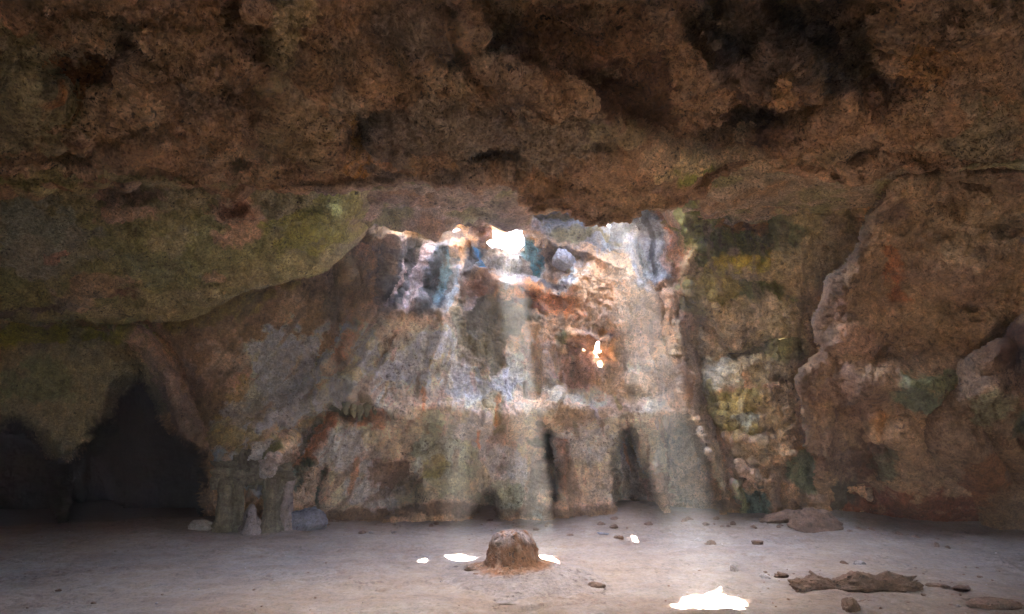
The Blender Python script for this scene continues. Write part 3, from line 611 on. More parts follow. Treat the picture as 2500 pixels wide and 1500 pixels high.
def shp(S):
    el = S.ell; S.ell = lambda x, y, a, b, k, r=0, q=1.2: el(x, y, a, b, k*(1.15 if a > 28 else 1), r, q)
    ln = S.line; S.line = lambda a, w, k, f=True: ln(a, w*1.3, k*.42, f)
    S.D += interp(S.U, [(1900,.1),(2150,-.1),(2400,-.2),(3000,-.6)])
    S.ell(2330, 500, 50, 55, .5, 15); S.ell(2210, 530, 60, 40, .45, -35); S.line([(2110,520),(2160,500),(2230,480),(2300,440)], 16, -.3)
    S.line([(2270,540),(2300,440),(2400,445),(2480,500)], 11, .35); S.ell(2150, 700, 60, 90, .5); S.line([(2110,640),(2075,700),(2040,800)], 26, -.15)
    S.line([(2215,640),(2200,730),(2280,750),(2400,800)], 18, .3); S.line([(2060,790),(2200,730),(2340,790),(2480,800)], 24, -.3)
    S.ell(2380, 650, 130, 100, -.4); S.ell(2440, 560, 60, 30, .3); S.ell(2290, 570, 60, 30, .25); S.line([(2050,765),(2110,770)], 8, .3)
    S.ell(2080, 830, 70, 60, -.25); S.ell(2150, 850, 30, 40, .35); S.line([(2010,870),(2150,850),(2280,830),(2400,800)], 20, .3)
    S.ell(2170, 930, 140, 60, -.4); S.ell(2030, 960, 80, 70, .3); S.ell(2250, 960, 70, 60, -.35); S.poly([(2040,1000),(2100,980),(2120,1080),(2150,1160),(2130,1220),(2060,1200),(2030,1100)], .55, -14, 18)
    S.line([(2130,1000),(2160,1060),(2180,1090)], 12, -.35); S.ell(2210, 1050, 60, 70, -.3); S.line([(2145,1010),(2165,1070),(2160,1120)], 10, .3)
    S.line([(2200,1080),(2250,1140),(2300,1230)], 26, -.3); S.line([(2290,1080),(2340,1180),(2380,1240)], 22, -.25); S.line([(2310,1090),(2350,1170)], 10, .3)
    S.poly([(1940,1345),(1990,1180),(2060,1160),(2150,1170),(2200,1240),(2300,1265),(3000,1250),(3000,1345)], .7, -20, 30)
    for (x, y, rx, ry, k) in [(2155,895,26,7,.35),(2240,855,24,10,.25),(2215,815,12,6,.3),(2305,815,9,6,.3),(2370,755,16,8,.35),(2345,765,20,14,-.25),(2385,782,20,6,.35),(2100,903,5,4,.3),(2120,935,6,5,.3),(2180,985,8,6,.2)]:
        S.ell(x, y, rx, ry, k)
    for i in range(24):
        S.line([(x0 := RNG.uniform(1990, 2320), y0 := RNG.uniform(1080, 1180)), (x0+RNG.uniform(0, 20), y0+RNG.uniform(40, 90))], 4, RNG.uniform(-.1, .12))
    for i in range(50):
        S.ell(RNG.uniform(2000, 2500), RNG.uniform(470, 1150), RNG.uniform(10, 40), RNG.uniform(8, 24), RNG.uniform(-.15, .15), RNG.uniform(-40, 40))
def pnt(c):
    c.fill((.42,.30,.19)); c._mix(.5*sst(c.N2, -.1, .5), (.50,.37,.24)); c._mix(.45*sst(-c.N2, 0, .5), (.28,.19,.13)); c._mix(.4*sst(c.N1, .2, .6), (.24,.18,.12))
    for x, y, rx, ry, col, k in [(2185,680,30,80,(.42,.18,.08),.85),(2380,560,130,70,(.42,.33,.22),.6),(2330,700,150,50,(.36,.24,.17),.6),(2180,780,110,26,(.46,.33,.21),.7),(2090,830,60,50,(.40,.26,.18),.7),
            (2260,930,80,26,(.24,.27,.15),.8),(2230,980,70,30,(.16,.20,.13),.8),(2080,960,90,60,(.24,.16,.12),.7),(2150,1050,26,50,(.38,.22,.10),.8),(2200,1060,60,50,(.40,.28,.18),.7),(2100,1120,70,60,(.15,.09,.06),.8),
            (2160,1130,40,40,(.12,.13,.09),.8),(2270,1140,90,60,(.30,.21,.14),.7),(2300,1060,50,60,(.36,.24,.17),.6),(2120,1230,120,50,(.24,.09,.05),.85),(2300,1260,240,50,(.20,.08,.045),.85),(2180,700,20,40,(.40,.33,.18),.4),
            (2040,740,40,60,(.26,.17,.13),.7),(2150,500,60,40,(.20,.13,.10),.6),(2060,1200,30,50,(.10,.10,.08),.8),(2030,1100,50,60,(.24,.17,.13),.7)]:
        c.cell(x, y, rx, ry, col, k, RNG.uniform(-15, 15))
    c._mix(.3*sst(c.NS, .2, .6)*sst(c.V, 1000, 1100), (.42,.33,.22))
    c.cline([(2140,470),(2100,560),(2065,650),(2015,720),(2005,860),(1950,920),(1962,1080),(2000,1200)], 26, (.17,.12,.085), .85)  # shade painted along the left edge, which faces the light
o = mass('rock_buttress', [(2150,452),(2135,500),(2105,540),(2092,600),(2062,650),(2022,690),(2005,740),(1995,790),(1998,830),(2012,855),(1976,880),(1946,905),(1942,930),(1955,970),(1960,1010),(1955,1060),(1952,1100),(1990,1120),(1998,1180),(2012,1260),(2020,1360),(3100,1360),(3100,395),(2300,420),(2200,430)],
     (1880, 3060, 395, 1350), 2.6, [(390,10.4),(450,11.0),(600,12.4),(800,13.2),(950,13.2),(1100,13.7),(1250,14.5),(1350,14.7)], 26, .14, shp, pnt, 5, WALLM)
tag(o, 'massive smooth brown rock buttress at the right side of the cave, streaked rust and green', 'rock buttress')

def shp2(S):
    ln = S.line; S.line = lambda a, w, k, f=True: ln(a, w*1.3, k*.5, f)
    S.D += interp(S.U, [(2250,.3),(2600,-.5)])
    S.ell(2480, 900, 40, 90, .5); S.line([(2350,870),(2420,880),(2480,830)], 14, -.25); S.ell(2420, 960, 70, 50, -.3); S.line([(2380,1000),(2430,1110),(2500,1180)], 18, .4)
    S.line([(2300,1020),(2370,1100),(2440,1200)], 22, -.25); S.line([(2350,880),(2365,930),(2330,960)], 9, .25); S.ell(2490, 1060, 30, 50, .4)
def pnt2(c):
    c.fill((.22,.15,.10)); c._mix(.5*sst(c.N2, -.1, .5), (.34,.25,.17)); c._mix(.4*sst(c.N1, .2, .6), (.18,.12,.08))
    for x, y, rx, ry, col, k in [(2480,840,50,80,(.09,.045,.03),.9),(2440,950,60,40,(.34,.24,.17),.7),(2420,1000,60,40,(.20,.22,.14),.6),(2470,1100,60,60,(.30,.20,.12),.6),(2500,1040,30,50,(.10,.12,.08),.8),(2400,1180,60,70,(.24,.12,.06),.8)]:
        c.cell(x, y, rx, ry, col, k)
o = mass('rock_outcrop', [(2640,740),(2500,772),(2480,800),(2462,832),(2420,846),(2372,868),(2350,890),(2352,930),(2310,965),(2290,1010),(2262,1060),(2285,1120),(2330,1180),(2390,1260),(2400,1360),(3100,1360),(3100,740)],
     (2220, 3060, 720, 1350), 3.0, [(720,12.0),(900,12.2),(1100,12.9),(1250,14.2),(1350,14.6)], 50, .4, shp2, pnt2, 9, WALLM)
tag(o, 'dark brown rock outcrop with rust red hollows at the far right edge of the cave', 'rock outcrop')

def ax0(parts): return np.unique(np.round(np.concatenate([np.arange(a, b, s) for a, b, s in parts]), 4))
# ------------------------------------------------------------------ back roof with openings added for sky light, and the added ridge above it
xs = ax0([(-17,-5,.1),(-5,5,.032),(5,17.05,.1)]); ys = np.arange(9.9, 17.0, .034)
GX, GY = np.meshgrid(xs, ys)
GZ = interp(GY, [(9.9,6.9),(12.3,6.62),(13.3,6.62),(16.2,7.15),(17,7.4)])+0*GX

GZ += 2.3*sst(GX, .4, .75)*sst(GY, 13.7, 14.3)*(1-sst(GX, 3.3, 3.9)); GZ -= .32*np.exp(-((GX+.05)/.55)**2-((GY-14.7)/.9)**2)
P = np.stack([GX, GY, GZ], -1)
n1 = fbm(P, 1.1, 4, 91.0)
calm = 1-.85*np.exp(-((GX+.05)/.7)**2-((GY-14.6)/1.1)**2)
P[..., 2] += calm*((.14+.16*sst(GY, 13.5, 15))*n1+.06*ridged(P, 2.3, 3, 4.0)+.05*fbm(P, 5, 3, 13.0)+.02*fbm(P, 14, 2, 3.0))
op = ((sdf(GX+.25*n1, GY+.2*n1, [(.7,11.0),(3.3,11.0),(3.6,12.8),(3.4,14.15),(2.2,14.2),(.9,14.1),(.6,12.6)]) > 0) |
      (sdf(GX+.25*n1, GY+.2*n1, [(-3.8,10.3),(.9,10.3),(.6,11.9),(-1,11.75),(-3.7,11.7)]) > 0))
GZd = .34*np.exp(-((GX+2.2)/1.25)**4-((GY-14.15)/.35)**2); P[..., 2] -= GZd
op |= sdf(GX+.2*n1, GY+.15*n1, [(-2.9,15.0),(-1.2,15.0),(-1.1,15.3),(-1.3,15.6),(-2.8,15.6)]) > 0  # opening added out of view to light the curtains
for w, z0 in TUBES[:]:
    t = (P[..., 2]-z0)/SUN.z
    op |= sdf(P[..., 0]-SUN.x*t, P[..., 1]-SUN.y*t, w) > (.07 if w is TUBES[3][0] else .05)
RC = np.zeros(P.shape)+np.array((.66,.48,.30)); N2 = fbm(P, .9, 4, 41.0)
def rmix(k, col): 
    global RC
    RC = RC*(1-k[..., None])+np.array(col)*k[..., None]
rmix(.8*sst(N2, 0, .4), (.42,.38,.14)); rmix(.7*sst(-N2, .1, .5), (.60,.33,.14)); rmix(.6*np.exp(-((GX+2.6)/.5)**2-((GY-12.8)/.4)**2), (.28,.12,.06))
rmix(.85*np.exp(-((GX+.2)/.5)**2-((GY-14.7)/1.0)**2), (.26,.16,.17)); rmix(.9*sst(GY, 14.0, 14.6)*sst(-GX, .7, 1.1), (.12,.10,.085))  # second mix paints shade onto the brightly lit back of the roof
rmix(.6*np.exp(-((GX+.1)/.5)**2-((GY-13.3)/.4)**2), (.58,.38,.25))
Fr = grid_faces(*GX.shape, ~op); V_, F_, C_ = compact(P.reshape(-1, 3), Fr, RC.reshape(-1, 3))
roof = mesh_obj('cave_ceiling', V_, F_, CEILM, col=C_); tag(roof, kind='structure')
def sheet_mesh(name, P, mat, keep=None, kind='structure'):
    Fs = grid_faces(P.shape[0], P.shape[1], keep)
    V_, F_, _ = compact(P.reshape(-1, 3), Fs)
    o = mesh_obj(name, V_, F_, mat); tag(o, kind=kind); return o
PLAIN = rock_mat('bare_limestone', base=(.24,.17,.12))
def sun_hood(x0, x1, y, z0, z1):
    a, b = np.meshgrid(np.arange(x0, x1, .045), np.arange(0, 1.001, .008))
    Q = np.stack([a, y+.25*b, z0+(z1-z0)*b], -1); Q[..., 1] += .15*fbm(Q, 1.1, 3, 3.3)
    k = np.ones(a.shape, bool)
    for w, zz in TUBES:
        t = (Q[..., 2]-zz)/SUN.z
        k &= sdf(Q[..., 0]-SUN.x*t, Q[..., 1]-SUN.y*t, w) < .02
    sheet_mesh('sun_blocker', Q, PLAIN, k)
sun_hood(-.7, 5.2, 14.35, 7.4, 14.0); sun_hood(-5.2, 1.2, 12.35, 6.9, 12.0)  # unseen hoods added to keep direct sun out of the roof openings
def slab(x0, x1, y0, y1, z):
    a, b = np.meshgrid(np.linspace(x0, x1, 30), np.linspace(y0, y1, 20)); Q = np.stack([a, b, z+.08*(b-y0)], -1); sheet_mesh('sun_blocker', Q, PLAIN)
slab(-6, 3.5, 15.95, 23, 3.5); slab(3.4, 10, 15.3, 23, 3.9)  # unseen sheets added behind the wall to block stray sun
# the unseen rest of the chamber: side walls, roof and the cave mouth behind the camera
def wallsheet(a, b, z0, z1, hole=None):
    n = 60; t, q = np.meshgrid(np.linspace(0, 1, n), np.linspace(0, 1, 24))
    Q = np.stack([a[0]+(b[0]-a[0])*t, a[1]+(b[1]-a[1])*t, z0+(z1-z0)*q], -1)
    k = None
    if hole is not None: k = ~hole(Q)
    Q = Q+.35*np.stack([fbm(Q, .4, 3, 1.), fbm(Q, .4, 3, 5.), 0*t], -1)
    sheet_mesh('cave_wall', Q, PLAIN, k)
wallsheet((-27, -11), (-27, 36), -1, 9.4); wallsheet((17, -11), (17, 18), -1, 9.4)
wallsheet((-27.3, 35), (-3, 35), -1, 9.4); wallsheet((-3.2, 35.3), (-3.2, 17), -1, 8.0)
wallsheet((-27.3, -11), (17.3, -11), -1, 9.4, lambda Q: (((Q[..., 0]-MX)/MW)**2+((Q[..., 2])/MH)**2) < 1)
gx, gy = np.meshgrid(np.linspace(-27.6, 17.4, 70), np.linspace(-11.3, 11.0, 50))
Q = np.stack([gx, gy, 9.0+0*gx], -1); Q[..., 2] += .2*fbm(Q, .5, 3, 2.)
sheet_mesh('cave_ceiling', Q, PLAIN)
gx, gy = np.meshgrid(np.linspace(-27.6, -3, 50), np.linspace(9.8, 35.6, 50))
Q = np.stack([gx, gy, 9.2+0*gx], -1); sheet_mesh('cave_ceiling', Q, PLAIN, (gx < -16.2) | (gy > 16.9))
gy, gz = np.meshgrid(np.linspace(9.9, 17.2, 40), np.linspace(6.4, 9.5, 14)); Q = np.stack([-16.9+0*gy, gy, gz], -1); sheet_mesh('cave_wall', Q, PLAIN)
gx, gz = np.meshgrid(np.linspace(-17.2, -2.9, 60), np.linspace(6.6, 9.5, 14)); Q = np.stack([gx, 16.95+0*gx, gz], -1); sheet_mesh('cave_wall', Q, PLAIN)
# riser between the two roofs
gx, gy = np.meshgrid(np.linspace(-27.4, 17.4, 150), np.linspace(6.3, 9.3, 14))
Q = np.stack([gx, 10.2+0*gx, gy], -1); Q[..., 1] += .1*fbm(Q, .8, 2, 6.)
k = gx > -17.2
sheet_mesh('cave_wall', Q, PLAIN, k)

# ------------------------------------------------------------------ ground
def ax(parts): return np.unique(np.round(np.concatenate([np.arange(a, b, s) for a, b, s in parts]), 4))
gx = ax([(-121,-20,8),(-20,-9,.25),(-9,9,.022),(9,20,.25),(20,121,8)])
gy = ax([(-121,-12,8),(-12,7.6,.3),(7.6,16.4,.024),(16.4,28,.2),(28,121,8)])
GX, GY = np.meshgrid(gx, gy); GZ = floor_z(GX, GY)
near = sst(14-np.abs(GX), 0, 3)*sst(GY, 4, 7)*sst(24-GY, 0, 3)
Q = np.stack([GX, GY, 0*GX], -1)
n1 = fbm(Q, .8, 4, 2.2); n2 = fbm(Q*np.array([1, 2.2, 1]), 3.0, 4, 8.0, .6)
rough = sst(fbm(Q, .7, 3, 55.0), -.1, .35)
GZ = GZ + near*(.045*n1 + (.010+.020*rough)*n2 + .016*rough*np.clip(fbm(Q, 9, 3, 21.0, .6), -.2, 1) + .004*fbm(Q, 24, 2, 4.4))
def hollow(px, py, rx, ry, d):
    global GZ
    q = on_floor(px, py); GZ = GZ - d*np.exp(-((GX-q.x)/rx)**2-((GY-q.y)/ry)**2)
for h in [(470,1408,.35,.12,.05),(1265,1481,.32,.09,.10),(1340,1478,.2,.06,.06),(330,1436,.15,.1,.03),(950,1400,.5,.2,.02)]: hollow(*h)
m = on_floor(1250, 1402)
dx, dy = GX-m.x, GY-m.y-.15
GZ += .10*np.exp(-((dx-.25)/np.where(dx > .25, 1.05, .75))**2-(dy/.75)**2)
for w, z0 in TUBES[:1]:
    cx, cy = w.mean(0)
    GZ += .05*np.exp(-((GX-cx-.25)/.12)**2-((GY-cy-.75)/.1)**2)
P = np.stack([GX, GY, GZ], -1)
GC = np.zeros(P.shape)+np.array((.33,.285,.25))
def gmix(k, col):
    global GC
    GC = GC*(1-k[..., None])+np.array(col)*k[..., None]
a1 = fbm(Q, .45, 4, 12.0); a2 = fbm(Q*np.array([.5, 1.6, 1]), 1.6, 4, 71.0, .6)
gmix(.6*sst(a1, 0, .5), (.37,.30,.235)); gmix(.5*sst(-a1, .05, .5), (.31,.29,.275)); gmix(.4*sst(a2, .1, .6), (.25,.19,.155)); gmix(.35*sst(-a2, .15, .6), (.39,.355,.32))
gmix(.55*sst(rough*fbm(Q, 6, 4, 31.0, .65), .15, .5), (.26,.18,.14)); gmix(.6*sst(-GX, 6, 8)*sst(GY, 13.0, 14.5), (.22,.11,.085)); gmix(1.0*sst(-GX, 5.5, 6.5)*sst(GY, 15.2, 16), (.04,.022,.018))  # last mix paints the tunnel floor near black as shade
gmix(.5*sst(GY, 14.3, 15.6), (.32,.24,.20)); gmix(.6*sst(GX, 6, 9), (.26,.21,.18)); gmix(.35*sst(9.9-GY, 0, .8)*sst(a1+.3, 0, .4), (.27,.20,.16))
DUST = rock_mat('floor_dust', mott=.42, bump=.5, fine=1.0, speck=.3, pits=13, holes=9, holek=.35)
GC = GC*np.array((1.0,.96,.90))
g = mesh_obj('ground', P.reshape(-1, 3), grid_faces(*GX.shape), DUST, col=GC.reshape(-1, 3)); tag(g, kind='structure')

# ------------------------------------------------------------------ loose rocks
def rock_shape(seed, nu=36, nv=24, planes=13, rough=.12, flat=.75):
    r = np.random.default_rng(seed)
    th = np.linspace(0, 2*np.pi, nu, endpoint=False); ph = np.linspace(.02, np.pi-.02, nv)
    T, H = np.meshgrid(th, ph); d = np.stack([np.sin(H)*np.cos(T), np.sin(H)*np.sin(T), np.cos(H)], -1)
    n = r.normal(size=(planes, 3)); n /= np.linalg.norm(n, axis=1)[:, None]; h = r.uniform(.72, 1.0, planes)
    dots = np.clip(d@n.T, 1e-3, None); rad = np.minimum(1.15, (1/((dots/h)**10).sum(-1))**.1)
    P = d*rad[..., None]; P = P*(1+rough*fbm(P+seed*3.7, 2.2, 4, 0.0, .6)[..., None])
    P[..., 2] = np.where(P[..., 2] < -flat*.5, -flat*.5+(P[..., 2]+flat*.5)*.2, P[..., 2]) + flat*.5
    V = P.reshape(-1, 3); i = np.arange(nu*nv).reshape(nv, nu); j = np.roll(i, -1, 1)
    Fq = np.stack([i[:-1], i[1:], j[1:], j[:-1]], -1).reshape(-1, 4)
    return V, Fq
STONE = rock_mat('brown_stone', base=(.25,.155,.10), bump=.6, mott=.9, speck=.5)
PALES = rock_mat('pale_stone', base=(.46,.41,.37), bump=.5, mott=.6, speck=.4)
GREYS = rock_mat('grey_stone', base=(.24,.24,.27), bump=.7, mott=.8, speck=.5)
def rock(name, px, py, w, d, h, seed, mat, label, cat, group=None, rot=0, sink=.12, tilt=0, nu=60, nv=40, planes=13, rough=.16):
    q = on_floor(px, py); V, Fq = rock_shape(seed, nu, nv, planes, rough)
    V = V*np.array([w/2, d/2, h/1.35]); q.z -= sink*h
    if nu > 60: V[:, 1:] *= (1+.6*fbm(np.stack([V[:, 0]*2.2, 0*V[:, 0]+seed, 0*V[:, 0]], -1), 1, 3))[:, None]; V = V + (V*np.array([.15, 1, 1.3])/max(d, h))*(.42*h*fbm(V+seed, 4.5, 5, 0, .6))[:, None]
    o = mesh_obj(name, V, Fq, mat); o.location = q; o.rotation_euler = (0, math.radians(tilt), math.radians(rot))
    tag(o, label, cat, group); return o

# the stump of rock in the middle of the floor
q = on_floor(1250, 1402); nr, na = 130, 260
rr, aa = np.meshgrid(np.linspace(0, 1, nr)**.8*1.55, np.linspace(0, 2*np.pi, na, endpoint=False), indexing='ij')
dirn = np.stack([np.cos(aa), np.sin(aa), 0*aa], -1)
wob = 1+.16*fbm(dirn*1.3, 1, 3, 5.0)
r0 = rr/wob; right = np.clip(np.cos(aa), 0, 1)
body = .42*(1-sst(r0, .22, .44)) - .04*sst(.2-r0, 0, .2) + .05*np.exp(-((rr*np.cos(aa)-.06)/.14)**2-((rr*np.sin(aa))/.2)**2)
skirt = .17*np.exp(-(r0/(.66+.42*right))**2)
zz = body+skirt
Q = np.stack([rr*np.cos(aa), rr*np.sin(aa), zz], -1)
Q += dirn*(.03*sst(r0, .15, .3)*(1-sst(r0, .6, 1.1))*ridged(Q, (4, 4, 9), 4, 3.0))[..., None]
Q[..., 2] += (.035*fbm(Q, 5, 4, 9.0, .6) + .012*fbm(Q, 17, 3, 2.0))*(1-.75*sst(r0, .5, .9))
Q[..., 2] -= .09*sst(r0, .9, 1.5)
base_z = floor_z(q.x, q.y)
MC = np.zeros(Q.shape)+np.array((.27,.13,.06))
dustk = sst(r0+.12*fbm(Q, 5, 3, 8.0), .5, .72)
topk = sst(Q[..., 2], .38, .47)*sst(fbm(Q, 9, 3, 7.0), -.4, .1)
MC = MC*(1-dustk[..., None])+np.array((.33,.275,.235))*dustk[..., None]
MC = MC*(1-.6*topk[..., None])+np.array((.46,.43,.42))*.6*topk[..., None]
kk = (.6*sst(fbm(Q, 7, 3, 2.0), .1, .4)*(1-dustk))[..., None]; MC = MC*(1-kk)+np.array((.42,.30,.21))*kk
i = np.arange(nr*na).reshape(nr, na); j = np.roll(i, -1, 1)
Fq = np.stack([i[:-1], i[1:], j[1:], j[:-1]], -1).reshape(-1, 4)
mo = mesh_obj('stalagmite', Q.reshape(-1, 3), Fq, rock_mat('stalagmite_rock', mott=.7, bump=.8, speck=.25), col=MC.reshape(-1, 3)); mo.location = (q.x, q.y, base_z+.03)
tag(mo, 'stumpy flat-topped brown stalagmite dusted white, standing between pools of sunlight', 'stalagmite')

rock('stone', 1160, 1405, .36, .26, .15, 11, STONE, 'dark brown stone at the left foot of the stumpy stalagmite, upper of two', 'stone', rot=20)
rock('stone', 1164, 1418, .26, .18, .10, 12, STONE, 'flat dark stone in front of a larger one, left of the stumpy stalagmite', 'stone', rot=-20)
rock('stone', 1188, 1400, .16, .16, .12, 13, STONE, 'knobbly brown stone touching the left side of the stalagmite skirt', 'stone')
rock('stone', 1452, 1432, .26, .12, .08, 14, STONE, 'reddish stone at the right tail of the stalagmite slope', 'stone', rot=-15)
rock('stone', 1430, 1424, .10, .08, .06, 15, STONE, 'small chip of rock just up the stalagmite slope from the reddish stone', 'stone')
rock('rock_ledge', 2105, 1434, 1.6, .6, .25, 21, STONE, 'long low dark brown rock ledge lying on the floor in the shade', 'rock ledge', rot=-3, planes=22, rough=.3, nu=140, nv=60, sink=.2)
rock('rock_ledge', 1968, 1440, .46, .34, .17, 23, STONE, 'small jagged brown rock at the left tip of the long ledge', 'rock ledge', rot=25, planes=16, rough=.3)
rock('stone', 2210, 1435, .5, .3, .12, 24, STONE, 'low dark stone at the right end of the long brown ledge', 'stone', rot=-6)
rock('stone', 1908, 1407, .22, .14, .07, 25, STONE, 'flat brown stone between the sun patch and the long ledge', 'stone')
rock('stone', 1868, 1411, .16, .12, .07, 26, PALES, 'pale chipped stone left of the flat brown stone', 'stone')
rock('stone', 2080, 1494, .3, .22, .16, 27, STONE, 'square brown block at the bottom edge of the floor', 'stone', rot=10)
rock('stone', 2110, 1474, .24, .12, .06, 28, STONE, 'flat dark chip behind the square brown block', 'stone')
rock('stone', 2420, 1480, .6, .3, .12, 29, STONE, 'wide low dark slab in the lower right corner of the cave floor', 'stone')
rock('stone', 2290, 1432, .3, .12, .05, 30, STONE, 'thin dark splinter to the right of the long ledge', 'stone', rot=-8)
rock('stone', 2345, 1438, .22, .12, .06, 31, STONE, 'dark lump furthest along the line of debris right of the ledge', 'stone')
rock('boulder', 1990, 1285, 1.25, .8, .34, 41, STONE, 'rounded brown boulder at the foot of the right buttress', 'boulder', sink=.2)
rock('boulder', 1915, 1268, .9, .6, .24, 42, STONE, 'low sandy boulder sloping up beside the rounded brown boulder', 'boulder', sink=.25)
rock('boulder', 738, 1290, .85, .6, .48, 43, GREYS, 'blue-grey boulder beside the flowstone column at the foot of the wall', 'boulder', sink=.2)
rock('boulder', 700, 1270, .5, .4, .34, 44, GREYS, 'smaller grey boulder tucked between the column and the wall', 'boulder', sink=.15)
rock('boulder', 495, 1292, .6, .35, .20, 45, PALES, 'pale rubble boulder at the mouth of the dark tunnel', 'boulder', sink=.2)
rock('boulder', 540, 1296, .3, .25, .2, 46, GREYS, 'small grey boulder against the left side of the column', 'boulder', sink=.2)
rock('stone', 1000, 1236, .3, .2, .14, 47, PALES, 'pale stone inside the low dark niche of the wall', 'stone', sink=-1.2)
rock('stone', 1395, 1312, .16, .12, .07, 48, STONE, 'single brown stone on the floor behind the stalagmite', 'stone')
rock('stone', 1510, 1318, .22, .14, .09, 49, STONE, 'brown stone next to the smallest sun patch near the wall', 'stone')
rock('stone', 1470, 1306, .28, .16, .05, 50, GREYS, 'dark flat stone lying uphill of the smallest sun patch', 'stone')
rock('stone', 1757, 1452, .09, .07, .10, 51, PALES, 'little pale stone catching the sun at the back of the large sun patch', 'stone', sink=.1)
rock('stone', 1790, 1392, .12, .1, .10, 52, PALES, 'white stone on the dusty floor beyond the large sun patch', 'stone')
for k_, (px, py, w) in enumerate([(1735,1330,.2),(1705,1322,.16),(1850,1330,.22),(2100,1380,.2),(2060,1378,.14),(960,1302,.12),(885,1303,.14),(905,1303,.1),(1308,1294,.12)]):
    rock('stone', px, py, w, w*.7, w*.45, 60+k_, [STONE, PALES][k_ % 2], ['brown stone lying in the dim strip below the hollowed right alcove','pale stone beside the brown one below the hollowed right alcove','pebbly stone out from the right end of the wall foot','whitish stone behind the long ledge','smaller whitish stone left of another behind the long ledge','dark chip on the open floor right of the grey boulder','tiny dark chip left of a pair on the open floor','tiny chip between two others right of the grey boulder','lone chip on the floor straight behind the stalagmite top'][k_], 'stone')
SC_ = []
for s in range(2):
    V, Fq = rock_shape(400+s, 20, 14, 11, .14); o = mesh_obj('stone', V*np.array([.6, .5, .5]), Fq, STONE); SC_.append(o.data); bpy.data.objects.remove(o)
SCREE1, SCREE2 = SC_
# pebbles
pm = []
for s in range(6):
    V, Fq = rock_shape(300+s, 10, 7, 9, .1)
    me = mesh_obj('pebble', V*np.array([.5, .38, .3]), Fq, [STONE, PALES, STONE][s % 3]); pm.append(me.data)
    bpy.data.objects.remove(me)
for i in range(230):
    px, py = RNG.uniform(20, 2480), 1500-215*RNG.uniform(0, 1)**.8
    if i % 3 == 0: px = RNG.uniform(1850, 2400); py = RNG.uniform(1385, 1490)
    if abs(px-1250) < 70 and 1330 < py < 1400: continue
    q = on_floor(px, py); o = bpy.data.objects.new('pebble', pm[i % 6]); COL.objects.link(o)
    s = RNG.uniform(.02, .05)*(1.6 if RNG.random() < .12 else 1)
    o.location = (q.x, q.y, q.z+.0); o.scale = (s, s, s); o.rotation_euler = (0, 0, RNG.uniform(0, 6))
    tag(o, 'tiny brown or whitish pebble lying on the dusty cave floor', 'pebble', 'pebbles strewn over the dusty floor')

for i in range(70):
    px = RNG.uniform(700, 2350); py = (1262 if px < 1900 else 1262+(px-1900)*.12)+RNG.uniform(4, 26)**1.0
    q = on_floor(px, py); o = bpy.data.objects.new('stone', [SCREE1, SCREE2][i % 2]); COL.objects.link(o)
    s = RNG.uniform(.05, .16); o.location = (q.x, q.y, q.z-.02); o.scale = (s, s*.8, s*.7); o.rotation_euler = (0, 0, RNG.uniform(0, 6))
    tag(o, 'small brown stone among the rubble lying along the foot of the back wall', 'stone', 'rubble stones along the foot of the back wall')

# ------------------------------------------------------------------ wedged boulder in the niche beside the main hole
q = at1(1368, 648, 15.2); V, Fq = rock_shape(77, 60, 40, 14, .16)
o = mesh_obj('boulder', V*np.array([.27, .24, .30]), Fq, rock_mat('mottled_grey', base=(.44,.42,.40), mott=1.0, bump=.8, speck=.8)); o.location = q; o.rotation_euler = (0, .4, .6)
tag(o, 'speckled grey boulder wedged in the niche right of the bright main hole', 'boulder')

# ------------------------------------------------------------------ stalactites
def spike(p, r, L, seed, mat, up=False, bend=.1):
    nv, nu = 26, 16; t = np.linspace(0, 1, nv); a = np.linspace(0, 2*np.pi, nu, endpoint=False)
    T, A = np.meshgrid(t, a, indexing='ij')
    R = r*(1-T)**.75*(1+.18*np.sin(T*9+seed))+.006
    z = -L*T
    Q = np.stack([R*np.cos(A)+bend*L*T*T*math.sin(seed), R*np.sin(A)*.8+bend*L*T*math.cos(seed)*.5, z+.12*L], -1)
    Q[..., :2] += .25*r*np.stack([fbm(Q+seed, (12,12,3), 3), fbm(Q+seed+9, (12,12,3), 3)], -1)*(1-T[..., None]*.6)
    if up: Q[..., 2] *= -1
    i = np.arange(nv*nu).reshape(nv, nu); j = np.roll(i, -1, 1)
    Fq = np.stack([i[:-1], i[1:], j[1:], j[:-1]], -1).reshape(-1, 4)
    return Q.reshape(-1, 3)+0, Fq
DRIP = rock_mat('drip_stone', base=(.24,.23,.13), mott=.9, streak=.5, bump=.6)
DRIPP = rock_mat('pale_drip_stone', base=(.44,.34,.25), mott=.7, streak=.4, bump=.6)
def stal(px, py, D, r, L, seed, mat, label, group=None):
    V, Fq = spike(None, r, L, seed, mat); q = at1(px, py, D)
    o = mesh_obj('stalactite', V, Fq, mat); o.location = q; tag(o, label, 'stalactite', group)
def wallD(px, py):
    iy = int(round((py-340)/(W.U0[1, 0]*0+W.V0[1, 0]-W.V0[0, 0]))); ix = int(round((px+560)/(W.U0[0, 1]-W.U0[0, 0])))
    return float(W.P[iy, ix, 1])
for i, (px, L, r) in enumerate([(845,.28,.09),(862,.36,.10),(880,.42,.12),(898,.34,.10),(915,.28,.10)]):
    stal(px, 985, wallD(px, 978)-.12, r, L, i*1.7, DRIP, 'dark green stalactite in the short fringe under the brow of the pale flowstone fan', 'dark stalactites under the brow of the fan')
for i, (px, py, L, r) in enumerate([(683,1045,.22,.06),(693,1050,.34,.07),(705,1042,.2,.05)]):
    stal(px, py, wallD(px, py-8)-.1, r, L, i*2.1, DRIPP, 'pale stalactite in the small cluster above the streaked slope left of the fan', 'pale stalactites above the streaked slope')
